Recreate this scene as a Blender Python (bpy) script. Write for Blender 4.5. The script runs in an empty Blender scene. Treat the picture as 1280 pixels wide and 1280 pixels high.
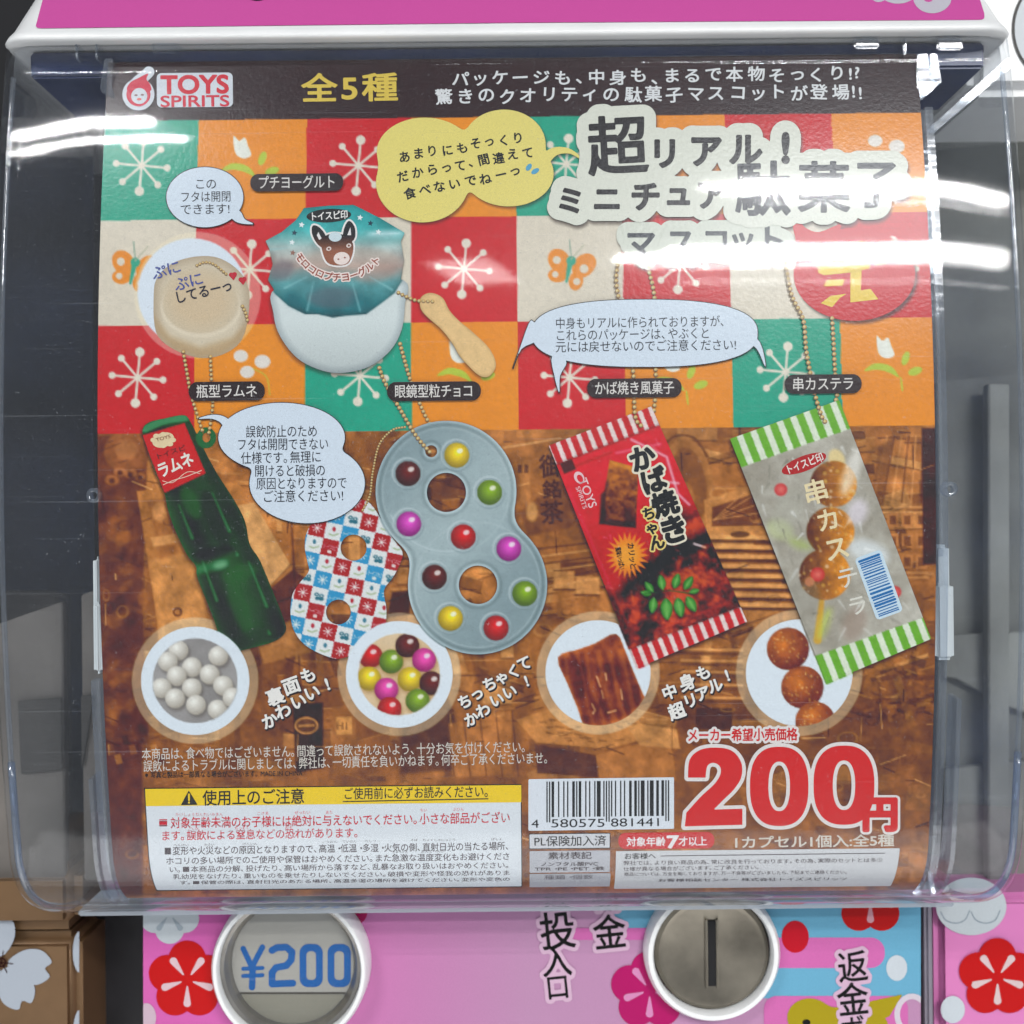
import bpy, math, random
import numpy as np
from mathutils import Matrix, Vector

random.seed(7)
RNG = np.random.RandomState(7)
SC = bpy.context.scene
COL = SC.collection

# ------------------------------------------------------------------ camera, world, lamps, exposure
F_PX = 1372.0            # focal length in pixels of the 1280 px photograph
DCAM = 0.32              # camera stands 32 cm in front of the clear cover
PHI = math.radians(0.6)  # slight roll of the hand-held camera
cam = bpy.data.cameras.new('camera')
cam.sensor_width = 36.0
cam.lens = 36.0 * F_PX / 1280.0
cam.clip_start = 0.01
cam.clip_end = 50
cam.dof.use_dof = True
cam.dof.focus_distance = DCAM + 0.004
cam.dof.aperture_fstop = 11
cam_o = bpy.data.objects.new('camera', cam)
COL.objects.link(cam_o)
cp, sp = math.cos(PHI), math.sin(PHI)
cam_o.matrix_world = Matrix(((cp, sp, 0, 0), (0, 0, -1, -DCAM), (-sp, cp, 0, 0), (0, 0, 0, 1)))
SC.camera = cam_o

world = bpy.data.worlds.new('World')
SC.world = world
world.use_nodes = True
bg = world.node_tree.nodes['Background']
wn = world.node_tree.nodes
wt = wn.new('ShaderNodeTexCoord'); wz = wn.new('ShaderNodeTexNoise'); wz.inputs['Scale'].default_value = 3.2; wz.inputs['Detail'].default_value = 4
wr = wn.new('ShaderNodeValToRGB')
wr.color_ramp.elements[0].position = 0.36; wr.color_ramp.elements[0].color = (0.40, 0.47, 0.58, 1)
wr.color_ramp.elements[1].position = 0.66; wr.color_ramp.elements[1].color = (0.98, 1.05, 1.15, 1)
world.node_tree.links.new(wt.outputs['Generated'], wz.inputs['Vector'])
world.node_tree.links.new(wz.outputs['Fac'], wr.inputs['Fac'])
world.node_tree.links.new(wr.outputs['Color'], bg.inputs[0])     # the dim shop all round, out of focus
bg.inputs[1].default_value = 0.25

SC.view_settings.view_transform = 'Standard'
SC.view_settings.look = 'None'
SC.view_settings.exposure = 0.44
SC.view_settings.gamma = 1.0
SC.cycles.max_bounces = 6
SC.cycles.diffuse_bounces = 2
SC.cycles.glossy_bounces = 3
SC.cycles.transmission_bounces = 2
SC.cycles.transparent_max_bounces = 14
SC.cycles.caustics_reflective = False
SC.cycles.caustics_refractive = False
SC.cycles.use_adaptive_sampling = True
SC.cycles.adaptive_threshold = 0.04
SC.cycles.adaptive_min_samples = 16

# profile of the clear cover, seen from the side: (y, z, ny, nz); outward normals
R_MAIN, ZAPEX, ZLOW, R_COR = 0.72, 0.0093, -0.102, 0.030
def build_profile():
    pts = []
    for z in np.linspace(0.146, ZLOW, 150):
        s = (z - ZAPEX) / R_MAIN
        th = math.asin(s)
        pts.append((R_MAIN - R_MAIN * math.cos(th), z, -math.cos(th), math.sin(th)))
    th0 = -math.asin((ZLOW - ZAPEX) / R_MAIN)
    yl, zl = pts[-1][0], pts[-1][1]
    cy, cz = yl + R_COR * math.cos(th0), zl + R_COR * math.sin(th0)
    for th in np.linspace(th0, math.pi / 2, 40)[1:]:
        pts.append((cy - R_COR * math.cos(th), cz - R_COR * math.sin(th), -math.cos(th), -math.sin(th)))
    return np.array(pts), cy, cz
PROF, CCY, CCZ = build_profile()
N_MAIN = 150

def uv_of(px, py):
    u = (np.asarray(px, float) - 640) / F_PX
    v = (640 - np.asarray(py, float)) / F_PX
    return u * cp - v * sp * -1, -u * sp + v * cp

def prof_at(off):
    y = PROF[:, 0] - PROF[:, 2] * off
    z = PROF[:, 1] - PROF[:, 3] * off
    return y, z

_tab = {}
def on_cover(px, py, off):
    """point of the photograph -> point on the cover profile pushed inwards by off"""
    key = round(off, 6)
    if key not in _tab:
        y, z = prof_at(off)
        b = z / (y + DCAM)
        k = int(np.argmin(b))
        _tab[key] = (b[:k + 1][::-1].copy(), y[:k + 1][::-1].copy(), z[:k + 1][::-1].copy())
    bt, yt, zt = _tab[key]
    a, b = uv_of(px, py)
    y = np.interp(b, bt, yt)
    z = np.interp(b, bt, zt)
    return np.stack([a * (y + DCAM), y, z], -1)

def on_plane(px, py, yp):
    a, b = uv_of(px, py)
    d = yp + DCAM
    return np.stack([a * d, np.full_like(a, yp), b * d], -1)

def project(P):
    P = np.asarray(P, float)
    d = P[..., 1] + DCAM
    a, b = P[..., 0] / d, P[..., 2] / d
    u, v = a * cp - b * sp, a * sp + b * cp
    return 640 + u * F_PX, 640 - v * F_PX

def pt(px, py, y):
    q = on_plane(np.array([px]), np.array([py]), y)[0]
    return Vector(q)

# --- fluorescent tubes on the shop ceiling, behind and above the photographer.
# Each is laid where the cover would mirror it as the streaks of the photograph.
def mirror_point(px, py, height):
    P = on_cover(np.array([px]), np.array([py]), 0.0)[0]
    z = P[2]
    th = math.asin((z - ZAPEX) / R_MAIN)
    n = Vector((0, -math.cos(th), math.sin(th)))
    d = Vector((P[0], P[1] + DCAM, P[2])).normalized()
    r = d - 2 * d.dot(n) * n
    t = (height - P[2]) / r.z
    return Vector(P) + r * t
def tube(name, a, b, w, power, col=(1.0, 0.985, 0.97)):
    la = bpy.data.lights.new(name, 'AREA')
    la.shape = 'RECTANGLE'
    la.size = (b - a).length
    la.size_y = w
    la.energy = power
    la.color = col
    o = bpy.data.objects.new(name, la)
    COL.objects.link(o)
    x = (b - a).normalized()
    z = Vector((0, 0, 1))
    y = z.cross(x).normalized()
    z = x.cross(y).normalized()
    m = Matrix.Identity(4)
    for i in range(3):
        m[i][0], m[i][1], m[i][2] = x[i], y[i], z[i]
        m[i][3] = (a[i] + b[i]) / 2
    o.matrix_world = m
    return o
H = 1.15
TUBES = [((925, 225), (1420, 231), 0.022, 9), ((880, 231), (1420, 236), 0.030, 13), ((905, 240), (1420, 242), 0.012, 3.2), ((950, 252), (1420, 252), 0.008, 1.2),
         ((835, 312), (1420, 303), 0.055, 17), ((770, 323), (1420, 312), 0.060, 22), ((800, 334), (1420, 320), 0.030, 5), ((850, 352), (1420, 349), 0.020, 1.6),
         ((190, 151), (-330, 158), 0.026, 12), ((232, 173), (-330, 180), 0.013, 6), ((556, 343), (632, 338), 0.35, 1.6)]
for (pa, pb, w, pw) in TUBES:
    A = mirror_point(pa[0], pa[1], H)
    B = mirror_point(pb[0], pb[1], H)
    tube('ceiling_tube', A, B, w, pw)

# added fill lamp below the view, in place of light bounced off a floor
fa = tube('floor_fill_lamp', Vector((-1.2, -1.0, -1.25)), Vector((1.2, -1.0, -1.25)), 1.5, 14, (1.0, 0.98, 0.96))
fa.rotation_euler = (math.radians(180), 0, 0)
# ------------------------------------------------------------------ colour and materials
def lin(c):
    c = np.asarray(c, float) / 255.0
    return np.where(c <= 0.04045, c / 12.92, ((c + 0.055) / 1.055) ** 2.4)
WHITE_LEVEL = 0.90
HAZE_IN = 0.027
def alb(c):
    """ink colour: what the print shows under white light, from its look in the photograph"""
    return np.clip((lin(c) - HAZE_IN) / WHITE_LEVEL, 0.004, 0.86)

def new_mat(name):
    m = bpy.data.materials.new(name)
    m.use_nodes = True
    nt = m.node_tree
    return m, nt, nt.nodes['Principled BSDF']
def link(nt, a, b): nt.links.new(a, b)

def mat_print(name, rough=0.32, spec=0.25, grain=0.07, scale=2600, bump=0.05, coat=0.0, level=0.0):
    m, nt, p = new_mat(name)
    at = nt.nodes.new('ShaderNodeVertexColor'); at.layer_name = 'Col'
    tc = nt.nodes.new('ShaderNodeTexCoord')
    no = nt.nodes.new('ShaderNodeTexNoise'); no.inputs['Scale'].default_value = scale; no.inputs['Detail'].default_value = 3
    link(nt, tc.outputs['Object'], no.inputs['Vector'])
    mr = nt.nodes.new('ShaderNodeMapRange'); mr.inputs['From Min'].default_value = 0.3; mr.inputs['From Max'].default_value = 0.7
    mr.inputs['To Min'].default_value = 1 - grain; mr.inputs['To Max'].default_value = 1 + grain
    link(nt, no.outputs['Fac'], mr.inputs['Value'])
    mx = nt.nodes.new('ShaderNodeVectorMath'); mx.operation = 'SCALE'
    link(nt, at.outputs['Color'], mx.inputs[0]); link(nt, mr.outputs['Result'], mx.inputs['Scale'])
    link(nt, mx.outputs['Vector'], p.inputs['Base Color'])
    p.inputs['Roughness'].default_value = rough
    p.inputs['Specular IOR Level'].default_value = spec
    n2 = nt.nodes.new('ShaderNodeTexNoise'); n2.inputs['Scale'].default_value = 900; n2.inputs['Detail'].default_value = 2
    link(nt, tc.outputs['Object'], n2.inputs['Vector'])
    bu = nt.nodes.new('ShaderNodeBump'); bu.inputs['Strength'].default_value = bump; bu.inputs['Distance'].default_value = 0.0004
    link(nt, n2.outputs['Fac'], bu.inputs['Height']); link(nt, bu.outputs['Normal'], p.inputs['Normal'])
    if coat:
        p.inputs['Coat Weight'].default_value = coat; p.inputs['Coat Roughness'].default_value = 0.2; link(nt, bu.outputs['Normal'], p.inputs['Coat Normal'])
    return m
PRINT = mat_print('poster_print', coat=0.34, bump=0.12)
PANEL_PRINT = mat_print('panel_print', rough=0.38, grain=0.04, bump=0.02)
PANEL_LEVEL = 1.38  # print divisor: shade beneath the cover is put into the panel colours

def mat_solid(name, c, rough=0.5, metal=0.0, spec=0.5, noise=0.08, scale=60, bump=0.0, bscale=400):
    m, nt, p = new_mat(name)
    tc = nt.nodes.new('ShaderNodeTexCoord')
    no = nt.nodes.new('ShaderNodeTexNoise'); no.inputs['Scale'].default_value = scale; no.inputs['Detail'].default_value = 5
    link(nt, tc.outputs['Object'], no.inputs['Vector'])
    cr = nt.nodes.new('ShaderNodeValToRGB')
    cr.color_ramp.elements[0].position = 0.3; cr.color_ramp.elements[1].position = 0.7
    cr.color_ramp.elements[0].color = (*[max(0, v * (1 - noise)) for v in c], 1)
    cr.color_ramp.elements[1].color = (*[min(1, v * (1 + noise)) for v in c], 1)
    link(nt, no.outputs['Fac'], cr.inputs['Fac']); link(nt, cr.outputs['Color'], p.inputs['Base Color'])
    mr = nt.nodes.new('ShaderNodeMapRange'); mr.inputs['To Min'].default_value = max(0.02, rough - 0.08); mr.inputs['To Max'].default_value = min(1, rough + 0.08)
    link(nt, no.outputs['Fac'], mr.inputs['Value']); link(nt, mr.outputs['Result'], p.inputs['Roughness'])
    p.inputs['Metallic'].default_value = metal
    p.inputs['Specular IOR Level'].default_value = spec
    if bump:
        n2 = nt.nodes.new('ShaderNodeTexNoise'); n2.inputs['Scale'].default_value = bscale
        link(nt, tc.outputs['Object'], n2.inputs['Vector'])
        bu = nt.nodes.new('ShaderNodeBump'); bu.inputs['Strength'].default_value = bump; bu.inputs['Distance'].default_value = 0.0004
        link(nt, n2.outputs['Fac'], bu.inputs['Height']); link(nt, bu.outputs['Normal'], p.inputs['Normal'])
    return m

def mat_clear(name, tint=(0.955, 0.965, 0.975), f0=0.035, rough=0.042, milk=0.0, wave=0.022, wscale=25, gloss=(1, 1, 1), dirt=0.0):
    """thin acrylic: straight-through light plus a mirror part that grows towards grazing"""
    m, nt, p = new_mat(name)
    nt.nodes.remove(p)
    out = nt.nodes['Material Output']
    tr = nt.nodes.new('ShaderNodeBsdfTransparent'); tr.inputs[0].default_value = (*tint, 1)
    gl = nt.nodes.new('ShaderNodeBsdfGlossy'); gl.inputs['Roughness'].default_value = rough; gl.inputs[0].default_value = (*gloss, 1)
    lw = nt.nodes.new('ShaderNodeLayerWeight'); lw.inputs['Blend'].default_value = 0.5
    pw = nt.nodes.new('ShaderNodeMath'); pw.operation = 'POWER'; pw.inputs[1].default_value = 5
    link(nt, lw.outputs['Facing'], pw.inputs[0])
    mr = nt.nodes.new('ShaderNodeMapRange'); mr.inputs['To Min'].default_value = f0; mr.inputs['To Max'].default_value = 0.9
    link(nt, pw.outputs[0], mr.inputs['Value'])
    tc = nt.nodes.new('ShaderNodeTexCoord')
    no = nt.nodes.new('ShaderNodeTexNoise'); no.inputs['Scale'].default_value = wscale; no.inputs['Detail'].default_value = 3
    mpg = nt.nodes.new('ShaderNodeMapping'); mpg.inputs['Scale'].default_value = (0.25, 1, 1.6)
    link(nt, tc.outputs['Object'], mpg.inputs['Vector']); link(nt, mpg.outputs['Vector'], no.inputs['Vector'])
    bu = nt.nodes.new('ShaderNodeBump'); bu.inputs['Strength'].default_value = wave; bu.inputs['Distance'].default_value = 0.002
    link(nt, no.outputs['Fac'], bu.inputs['Height']); link(nt, bu.outputs['Normal'], gl.inputs['Normal'])
    mix = nt.nodes.new('ShaderNodeMixShader')
    link(nt, mr.outputs['Result'], mix.inputs['Fac']); link(nt, tr.outputs[0], mix.inputs[1]); link(nt, gl.outputs[0], mix.inputs[2])
    last = mix
    if milk > 0:
        df = nt.nodes.new('ShaderNodeBsdfDiffuse'); df.inputs[0].default_value = (0.75, 0.8, 0.85, 1)
        m2 = nt.nodes.new('ShaderNodeMixShader'); m2.inputs['Fac'].default_value = milk
        link(nt, mix.outputs[0], m2.inputs[1]); link(nt, df.outputs[0], m2.inputs[2])
        last = m2
        if dirt:
            # fine scratches, smears and specks of dust in the acrylic
            def layer(scl, lo, hi, amt, rot):
                mp = nt.nodes.new('ShaderNodeMapping'); mp.inputs['Scale'].default_value = scl; mp.inputs['Rotation'].default_value = rot
                nn = nt.nodes.new('ShaderNodeTexNoise'); nn.inputs['Scale'].default_value = 1; nn.inputs['Detail'].default_value = 1.5
                link(nt, tc.outputs['Object'], mp.inputs['Vector']); link(nt, mp.outputs['Vector'], nn.inputs['Vector'])
                q = nt.nodes.new('ShaderNodeMapRange'); q.inputs['From Min'].default_value = lo; q.inputs['From Max'].default_value = hi
                q.inputs['To Min'].default_value = 0; q.inputs['To Max'].default_value = amt
                link(nt, nn.outputs['Fac'], q.inputs['Value']); return q.outputs['Result']
            outs = [layer((14, 900, 1500), .70, .78, dirt * .9, (0, .5, 0)), layer((1300, 1300, 1300), .70, .76, dirt * 1.6, (0, 0, 0))]
            acc = outs[0]
            for o_ in outs[1:]:
                ad = nt.nodes.new('ShaderNodeMath'); ad.operation = 'ADD'; link(nt, acc, ad.inputs[0]); link(nt, o_, ad.inputs[1]); acc = ad.outputs[0]
            ad = nt.nodes.new('ShaderNodeMath'); ad.operation = 'ADD'; ad.inputs[1].default_value = milk; link(nt, acc, ad.inputs[0])
            link(nt, ad.outputs[0], m2.inputs['Fac'])
    link(nt, last.outputs[0], out.inputs['Surface'])
    return m

CLEAR = mat_clear('clear_acrylic', f0=0.018, milk=0.009, dirt=0.07)
CLEAR_EDGE = mat_clear('clear_acrylic_edge', tint=(0.86, 0.89, 0.93), f0=0.10, rough=0.12, milk=0.05, wave=0.15, wscale=60)
CLEAR_BLUE = mat_clear('clear_acrylic_blue_edge', tint=(0.62, 0.72, 0.88), f0=0.08, rough=0.10, milk=0.08, wave=0.1, wscale=60)
CLEAR_FLOOR = mat_clear('clear_acrylic_haze_floor', tint=(0.86, 0.89, 0.93), f0=0.10, rough=0.15, milk=0.4, wave=0.15, wscale=60)  # heavy milk paints the bright haze along the cover's bottom into the plastic
WHITE_PL = mat_solid('white_plastic', (0.82, 0.83, 0.82), 0.35, noise=0.03)
TAB_PL = mat_solid('milky_tab_plastic', (0.62, 0.66, 0.66), 0.4, noise=0.04)
DARK = mat_solid('dark_plastic', (0.012, 0.012, 0.015), 0.5, noise=0.3)
NAVY = mat_solid('navy_gasket_plastic', (0.02, 0.035, 0.11), 0.35, noise=0.3, scale=30)
CHAMBER = mat_solid('capsule_chamber_plastic', (0.07, 0.10, 0.19), 0.6, noise=1.0, scale=16)
TAUPE = mat_solid('taupe_chute_plastic', (0.15, 0.135, 0.12), 0.6, noise=0.4, scale=18)
GREY = mat_solid('grey_inner_plastic', (0.12, 0.125, 0.118), 0.5, noise=0.35, scale=14)
CARD = mat_solid('card_backing', (0.6, 0.58, 0.55), 0.8, noise=0.05)
STEEL = mat_solid('brushed_steel', (0.36, 0.34, 0.31), 0.34, metal=0.85, noise=0.16, scale=90, bump=0.15, bscale=300)
DARKSTEEL = mat_solid('worn_coin_plate_metal', (0.25, 0.225, 0.18), 0.38, metal=0.85, noise=0.4, scale=50, bump=0.12, bscale=500)
COPPER = mat_solid('copper_paint', (0.20, 0.115, 0.055), 0.38, metal=0.35, noise=0.22, scale=35, bump=0.1)
VIOLET = mat_solid('violet_grey_edge_trim', (0.30, 0.27, 0.32), 0.3, metal=0.4, noise=0.08)
PINKPL = mat_solid('pink_panel_face', (0.50, 0.27, 0.42), 0.36, noise=0.05, scale=12)

# ------------------------------------------------------------------ object helpers
def tag(o, label=None, cat=None, group=None, kind=None):
    if label: o['label'] = label
    if cat: o['category'] = cat
    if group: o['group'] = group
    if kind: o['kind'] = kind
    return o
def thing(name, loc, label, cat, group=None):
    o = bpy.data.objects.new(name, None)
    o.empty_display_size = 0.02
    COL.objects.link(o)
    o.location = loc
    return tag(o, label, cat, group)

def add_mesh(name, verts, faces, mat, parent=None, colors=None, smooth=False):
    me = bpy.data.meshes.new(name)
    verts = np.asarray(verts, float).reshape(-1, 3)
    if isinstance(faces, np.ndarray) and faces.ndim == 2:
        nf, k = faces.shape
        me.vertices.add(len(verts)); me.vertices.foreach_set('co', verts.astype(np.float32).ravel())
        me.loops.add(nf * k); me.loops.foreach_set('vertex_index', faces.astype(np.int32).ravel())
        me.polygons.add(nf)
        me.polygons.foreach_set('loop_start', np.arange(0, nf * k, k, dtype=np.int32))
        me.update(calc_edges=True)
    else:
        me.from_pydata(verts.tolist(), [], [tuple(f) for f in faces])
    me.materials.append(mat)
    if colors is not None:
        ca = me.color_attributes.new('Col', 'FLOAT_COLOR', 'POINT')
        c = np.ones((len(verts), 4), np.float32)
        c[:, :3] = colors
        ca.data.foreach_set('color', c.ravel())
    if smooth:
        me.polygons.foreach_set('use_smooth', np.ones(len(me.polygons), bool))
    me.update()
    o = bpy.data.objects.new(name, me)
    COL.objects.link(o)
    if parent is not None:
        o.parent = parent
        loc = Vector((0, 0, 0)); q = parent
        while q is not None:
            loc += q.location; q = q.parent
        o.location = -loc + Vector((0, 0, 0))
        # geometry is written in world coordinates; shift it so the object sits at its parent's origin
    return o

def smooth_box(name, lo, hi, mat, parent=None, bev=0.001, seg=2):
    import bmesh
    bm = bmesh.new()
    bmesh.ops.create_cube(bm, size=1)
    for v in bm.verts:
        v.co = Vector([lo[i] + (v.co[i] + 0.5) * (hi[i] - lo[i]) for i in range(3)])
    if bev:
        bmesh.ops.bevel(bm, geom=bm.edges[:], offset=bev, segments=seg, affect='EDGES')
    return bm_obj(name, bm, mat, parent)
def bm_obj(name, bm, mat, parent=None, smooth=True):
    me = bpy.data.meshes.new(name)
    bm.normal_update()
    bm.to_mesh(me); bm.free()
    me.materials.append(mat)
    if smooth:
        me.polygons.foreach_set('use_smooth', np.ones(len(me.polygons), bool))
        try: me.set_sharp_from_angle(angle=math.radians(40))
        except Exception: pass
    o = bpy.data.objects.new(name, me)
    COL.objects.link(o)
    if parent is not None:
        o.parent = parent
        loc = Vector((0, 0, 0)); q = parent
        while q is not None:
            loc += q.location; q = q.parent
        o.location = -loc
    return o
def lathe_y(name, cx, cz, prof, mat, parent=None, n=72):
    """solid of revolution about the y axis; prof = [(radius, y), ...]"""
    V, Fc = [], []
    for r, y in prof:
        for k in range(n):
            a = 2 * math.pi * k / n
            V.append((cx + r * math.cos(a), y, cz + r * math.sin(a)))
    m = len(prof)
    for i in range(m - 1):
        for k in range(n):
            k2 = (k + 1) % n
            Fc.append((i * n + k, i * n + k2, (i + 1) * n + k2, (i + 1) * n + k))
    if prof[0][0] > 1e-6 and prof[0] != prof[-1]: Fc.append(tuple(range(n))[::-1])
    if prof[-1][0] > 1e-6 and prof[0] != prof[-1]: Fc.append(tuple((m - 1) * n + k for k in range(n)))
    o = add_mesh(name, V, Fc, mat, parent, smooth=True)
    try: o.data.set_sharp_from_angle(angle=math.radians(35))
    except Exception: pass
    return o
def prism_y(name, poly_xz, y0, y1, mat, parent=None, bev=0.0):
    import bmesh
    bm = bmesh.new()
    vs = [bm.verts.new((x, y0, z)) for x, z in poly_xz]
    f = bm.faces.new(vs)
    r = bmesh.ops.extrude_face_region(bm, geom=[f])
    for v in r['geom']:
        if isinstance(v, bmesh.types.BMVert): v.co.y = y1
    bmesh.ops.recalc_face_normals(bm, faces=bm.faces[:])
    if bev: bmesh.ops.bevel(bm, geom=bm.edges[:], offset=bev, segments=2, affect='EDGES')
    return bm_obj(name, bm, mat, parent)

# ------------------------------------------------------------------ flat shapes by signed distance (positive inside), in photograph pixels
def sd_poly(pts):
    P = np.asarray(pts, float)
    def f(X, Y):
        d2 = np.full(X.shape, 1e12); ins = np.zeros(X.shape, bool)
        n = len(P)
        for i in range(n):
            ax, ay = P[i]; bx, by = P[(i + 1) % n]
            ex, ey = bx - ax, by - ay
            wx, wy = X - ax, Y - ay
            t = np.clip((wx * ex + wy * ey) / max(ex * ex + ey * ey, 1e-9), 0, 1)
            dx, dy = wx - ex * t, wy - ey * t
            d2 = np.minimum(d2, dx * dx + dy * dy)
            c = ((ay <= Y) & (by > Y)) | ((by <= Y) & (ay > Y))
            if ey != 0:
                ins ^= c & (X < ax + (Y - ay) * ex / ey)
        return np.where(ins, 1, -1) * np.sqrt(d2)
    f.bb = (P[:, 0].min(), P[:, 1].min(), P[:, 0].max(), P[:, 1].max())
    return f
def spline(pts, n=6, closed=True):
    P = np.asarray(pts, float); out = []
    N = len(P)
    rng = range(N) if closed else range(N - 1)
    for i in rng:
        g = lambda k: P[k % N] if closed else P[min(max(k, 0), N - 1)]
        p0, p1, p2, p3 = g(i - 1), g(i), g(i + 1), g(i + 2)
        for t in np.arange(n) / n:
            out.append(0.5 * ((2 * p1) + (-p0 + p2) * t + (2 * p0 - 5 * p1 + 4 * p2 - p3) * t * t + (-p0 + 3 * p1 - 3 * p2 + p3) * t ** 3))
    if not closed: out.append(P[-1])
    return np.array(out)
def sd_ell(cx, cy, rx, ry=None, rot=0):
    ry = rx if ry is None else ry
    a = math.radians(rot); c, s = math.cos(a), math.sin(a)
    def f(X, Y):
        x, y = X - cx, Y - cy
        u, v = x * c - y * s, x * s + y * c
        k = np.sqrt((u / rx) ** 2 + (v / ry) ** 2) + 1e-9
        g = np.sqrt((u / rx ** 2) ** 2 + (v / ry ** 2) ** 2) + 1e-9
        return -k * (k - 1) / g
    r = max(rx, ry)
    f.bb = (cx - r, cy - r, cx + r, cy + r)
    return f
def sd_box(x0, y0, x1, y1, r=0, rot=0):
    cx, cy, hx, hy = (x0 + x1) / 2, (y0 + y1) / 2, (x1 - x0) / 2, (y1 - y0) / 2
    a = math.radians(rot); c, s = math.cos(a), math.sin(a)
    def f(X, Y):
        x, y = X - cx, Y - cy
        u, v = np.abs(x * c - y * s) - hx + r, np.abs(x * s + y * c) - hy + r
        return -(np.hypot(np.maximum(u, 0), np.maximum(v, 0)) + np.minimum(np.maximum(u, v), 0) - r)
    R = math.hypot(hx, hy) if rot else 0
    f.bb = (cx - max(R, hx), cy - max(R, hy), cx + max(R, hx), cy + max(R, hy))
    return f
def sd_line(pts, w):
    P = np.asarray(pts, float)
    ws = np.full(len(P), w) if np.isscalar(w) else np.asarray(w, float)
    def f(X, Y):
        d = np.full(X.shape, -1e9)
        for i in range(len(P) - 1):
            ax, ay = P[i]; bx, by = P[i + 1]
            ex, ey = bx - ax, by - ay
            t = np.clip(((X - ax) * ex + (Y - ay) * ey) / max(ex * ex + ey * ey, 1e-9), 0, 1)
            d = np.maximum(d, (ws[i] * (1 - t) + ws[i + 1] * t) / 2 - np.hypot(X - ax - ex * t, Y - ay - ey * t))
        return d
    m = ws.max() / 2
    f.bb = (P[:, 0].min() - m, P[:, 1].min() - m, P[:, 0].max() + m, P[:, 1].max() + m)
    return f
def U(*fs):
    def f(X, Y):
        d = fs[0](X, Y)
        for g in fs[1:]: d = np.maximum(d, g(X, Y))
        return d
    b = np.array([g.bb for g in fs])
    f.bb = (b[:, 0].min(), b[:, 1].min(), b[:, 2].max(), b[:, 3].max())
    return f
def SU(k, *fs):
    def f(X, Y):
        d = fs[0](X, Y)
        for g in fs[1:]:
            e = g(X, Y); h = np.maximum(k - np.abs(d - e), 0) / k
            d = np.maximum(d, e) + h * h * k / 4
        return d
    b = np.array([g.bb for g in fs])
    f.bb = (b[:, 0].min(), b[:, 1].min(), b[:, 2].max(), b[:, 3].max())
    return f
def SUB(a, *bs):
    def f(X, Y):
        d = a(X, Y)
        for g in bs: d = np.minimum(d, -g(X, Y))
        return d
    f.bb = a.bb
    return f
def AND(a, *bs):
    def f(X, Y):
        d = a(X, Y)
        for g in bs: d = np.minimum(d, g(X, Y))
        return d
    f.bb = a.bb
    return f
def GROW(a, r):
    def f(X, Y): return a(X, Y) + r
    f.bb = (a.bb[0] - r, a.bb[1] - r, a.bb[2] + r, a.bb[3] + r)
    return f
def SHIFT(a, dx, dy):
    def f(X, Y): return a(X - dx, Y - dy)
    f.bb = (a.bb[0] + dx, a.bb[1] + dy, a.bb[2] + dx, a.bb[3] + dy)
    return f

def march(Fv, x0, y0, dx, dy, merge=True):
    """filled marching squares; returns vertex array (n,2) and faces"""
    H_, W_ = Fv.shape
    ins = Fv > 0
    cnt = ins[:-1, :-1].astype(int) + ins[:-1, 1:] + ins[1:, 1:] + ins[1:, :-1]
    V, Fc = [], []
    full = cnt == 4
    for j in range(H_ - 1):
        row = full[j]
        if row.any():
            if merge:
                d = np.diff(np.concatenate(([0], row.astype(int), [0])))
                st, en = np.where(d == 1)[0], np.where(d == -1)[0]
            else:
                st = np.where(row)[0]; en = st + 1
            for a, b in zip(st.tolist(), en.tolist()):
                k = len(V)
                V += [(a, j), (b, j), (b, j + 1), (a, j + 1)]
                Fc.append((k, k + 1, k + 2, k + 3))
    js, is_ = np.where((cnt > 0) & (cnt < 4))
    for j, i in zip(js.tolist(), is_.tolist()):
        c = ((i, j, Fv[j, i]), (i + 1, j, Fv[j, i + 1]), (i + 1, j + 1, Fv[j + 1, i + 1]), (i, j + 1, Fv[j + 1, i]))
        k = len(V); n = 0
        for q in range(4):
            xa, ya, fa = c[q]; xb, yb, fb = c[(q + 1) % 4]
            if fa > 0: V.append((xa, ya)); n += 1
            if (fa > 0) != (fb > 0):
                t = fa / (fa - fb)
                V.append((xa + (xb - xa) * t, ya + (yb - ya) * t)); n += 1
        if n >= 3: Fc.append(tuple(range(k, k + n)))
        else: del V[k:]
    V = np.array(V, float).reshape(-1, 2)
    if len(V): V = V * (dx, dy) + (x0, y0)
    return V, Fc

POFF = 0.0036                    # the poster lies 3.6 mm behind the outer face of the cover
def proj_poster(lift):
    return lambda x, y: on_cover(x, y, POFF - lift)
def proj_plane(yp):
    return lambda lift: (lambda x, y: on_plane(x, y, yp - lift))

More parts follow.
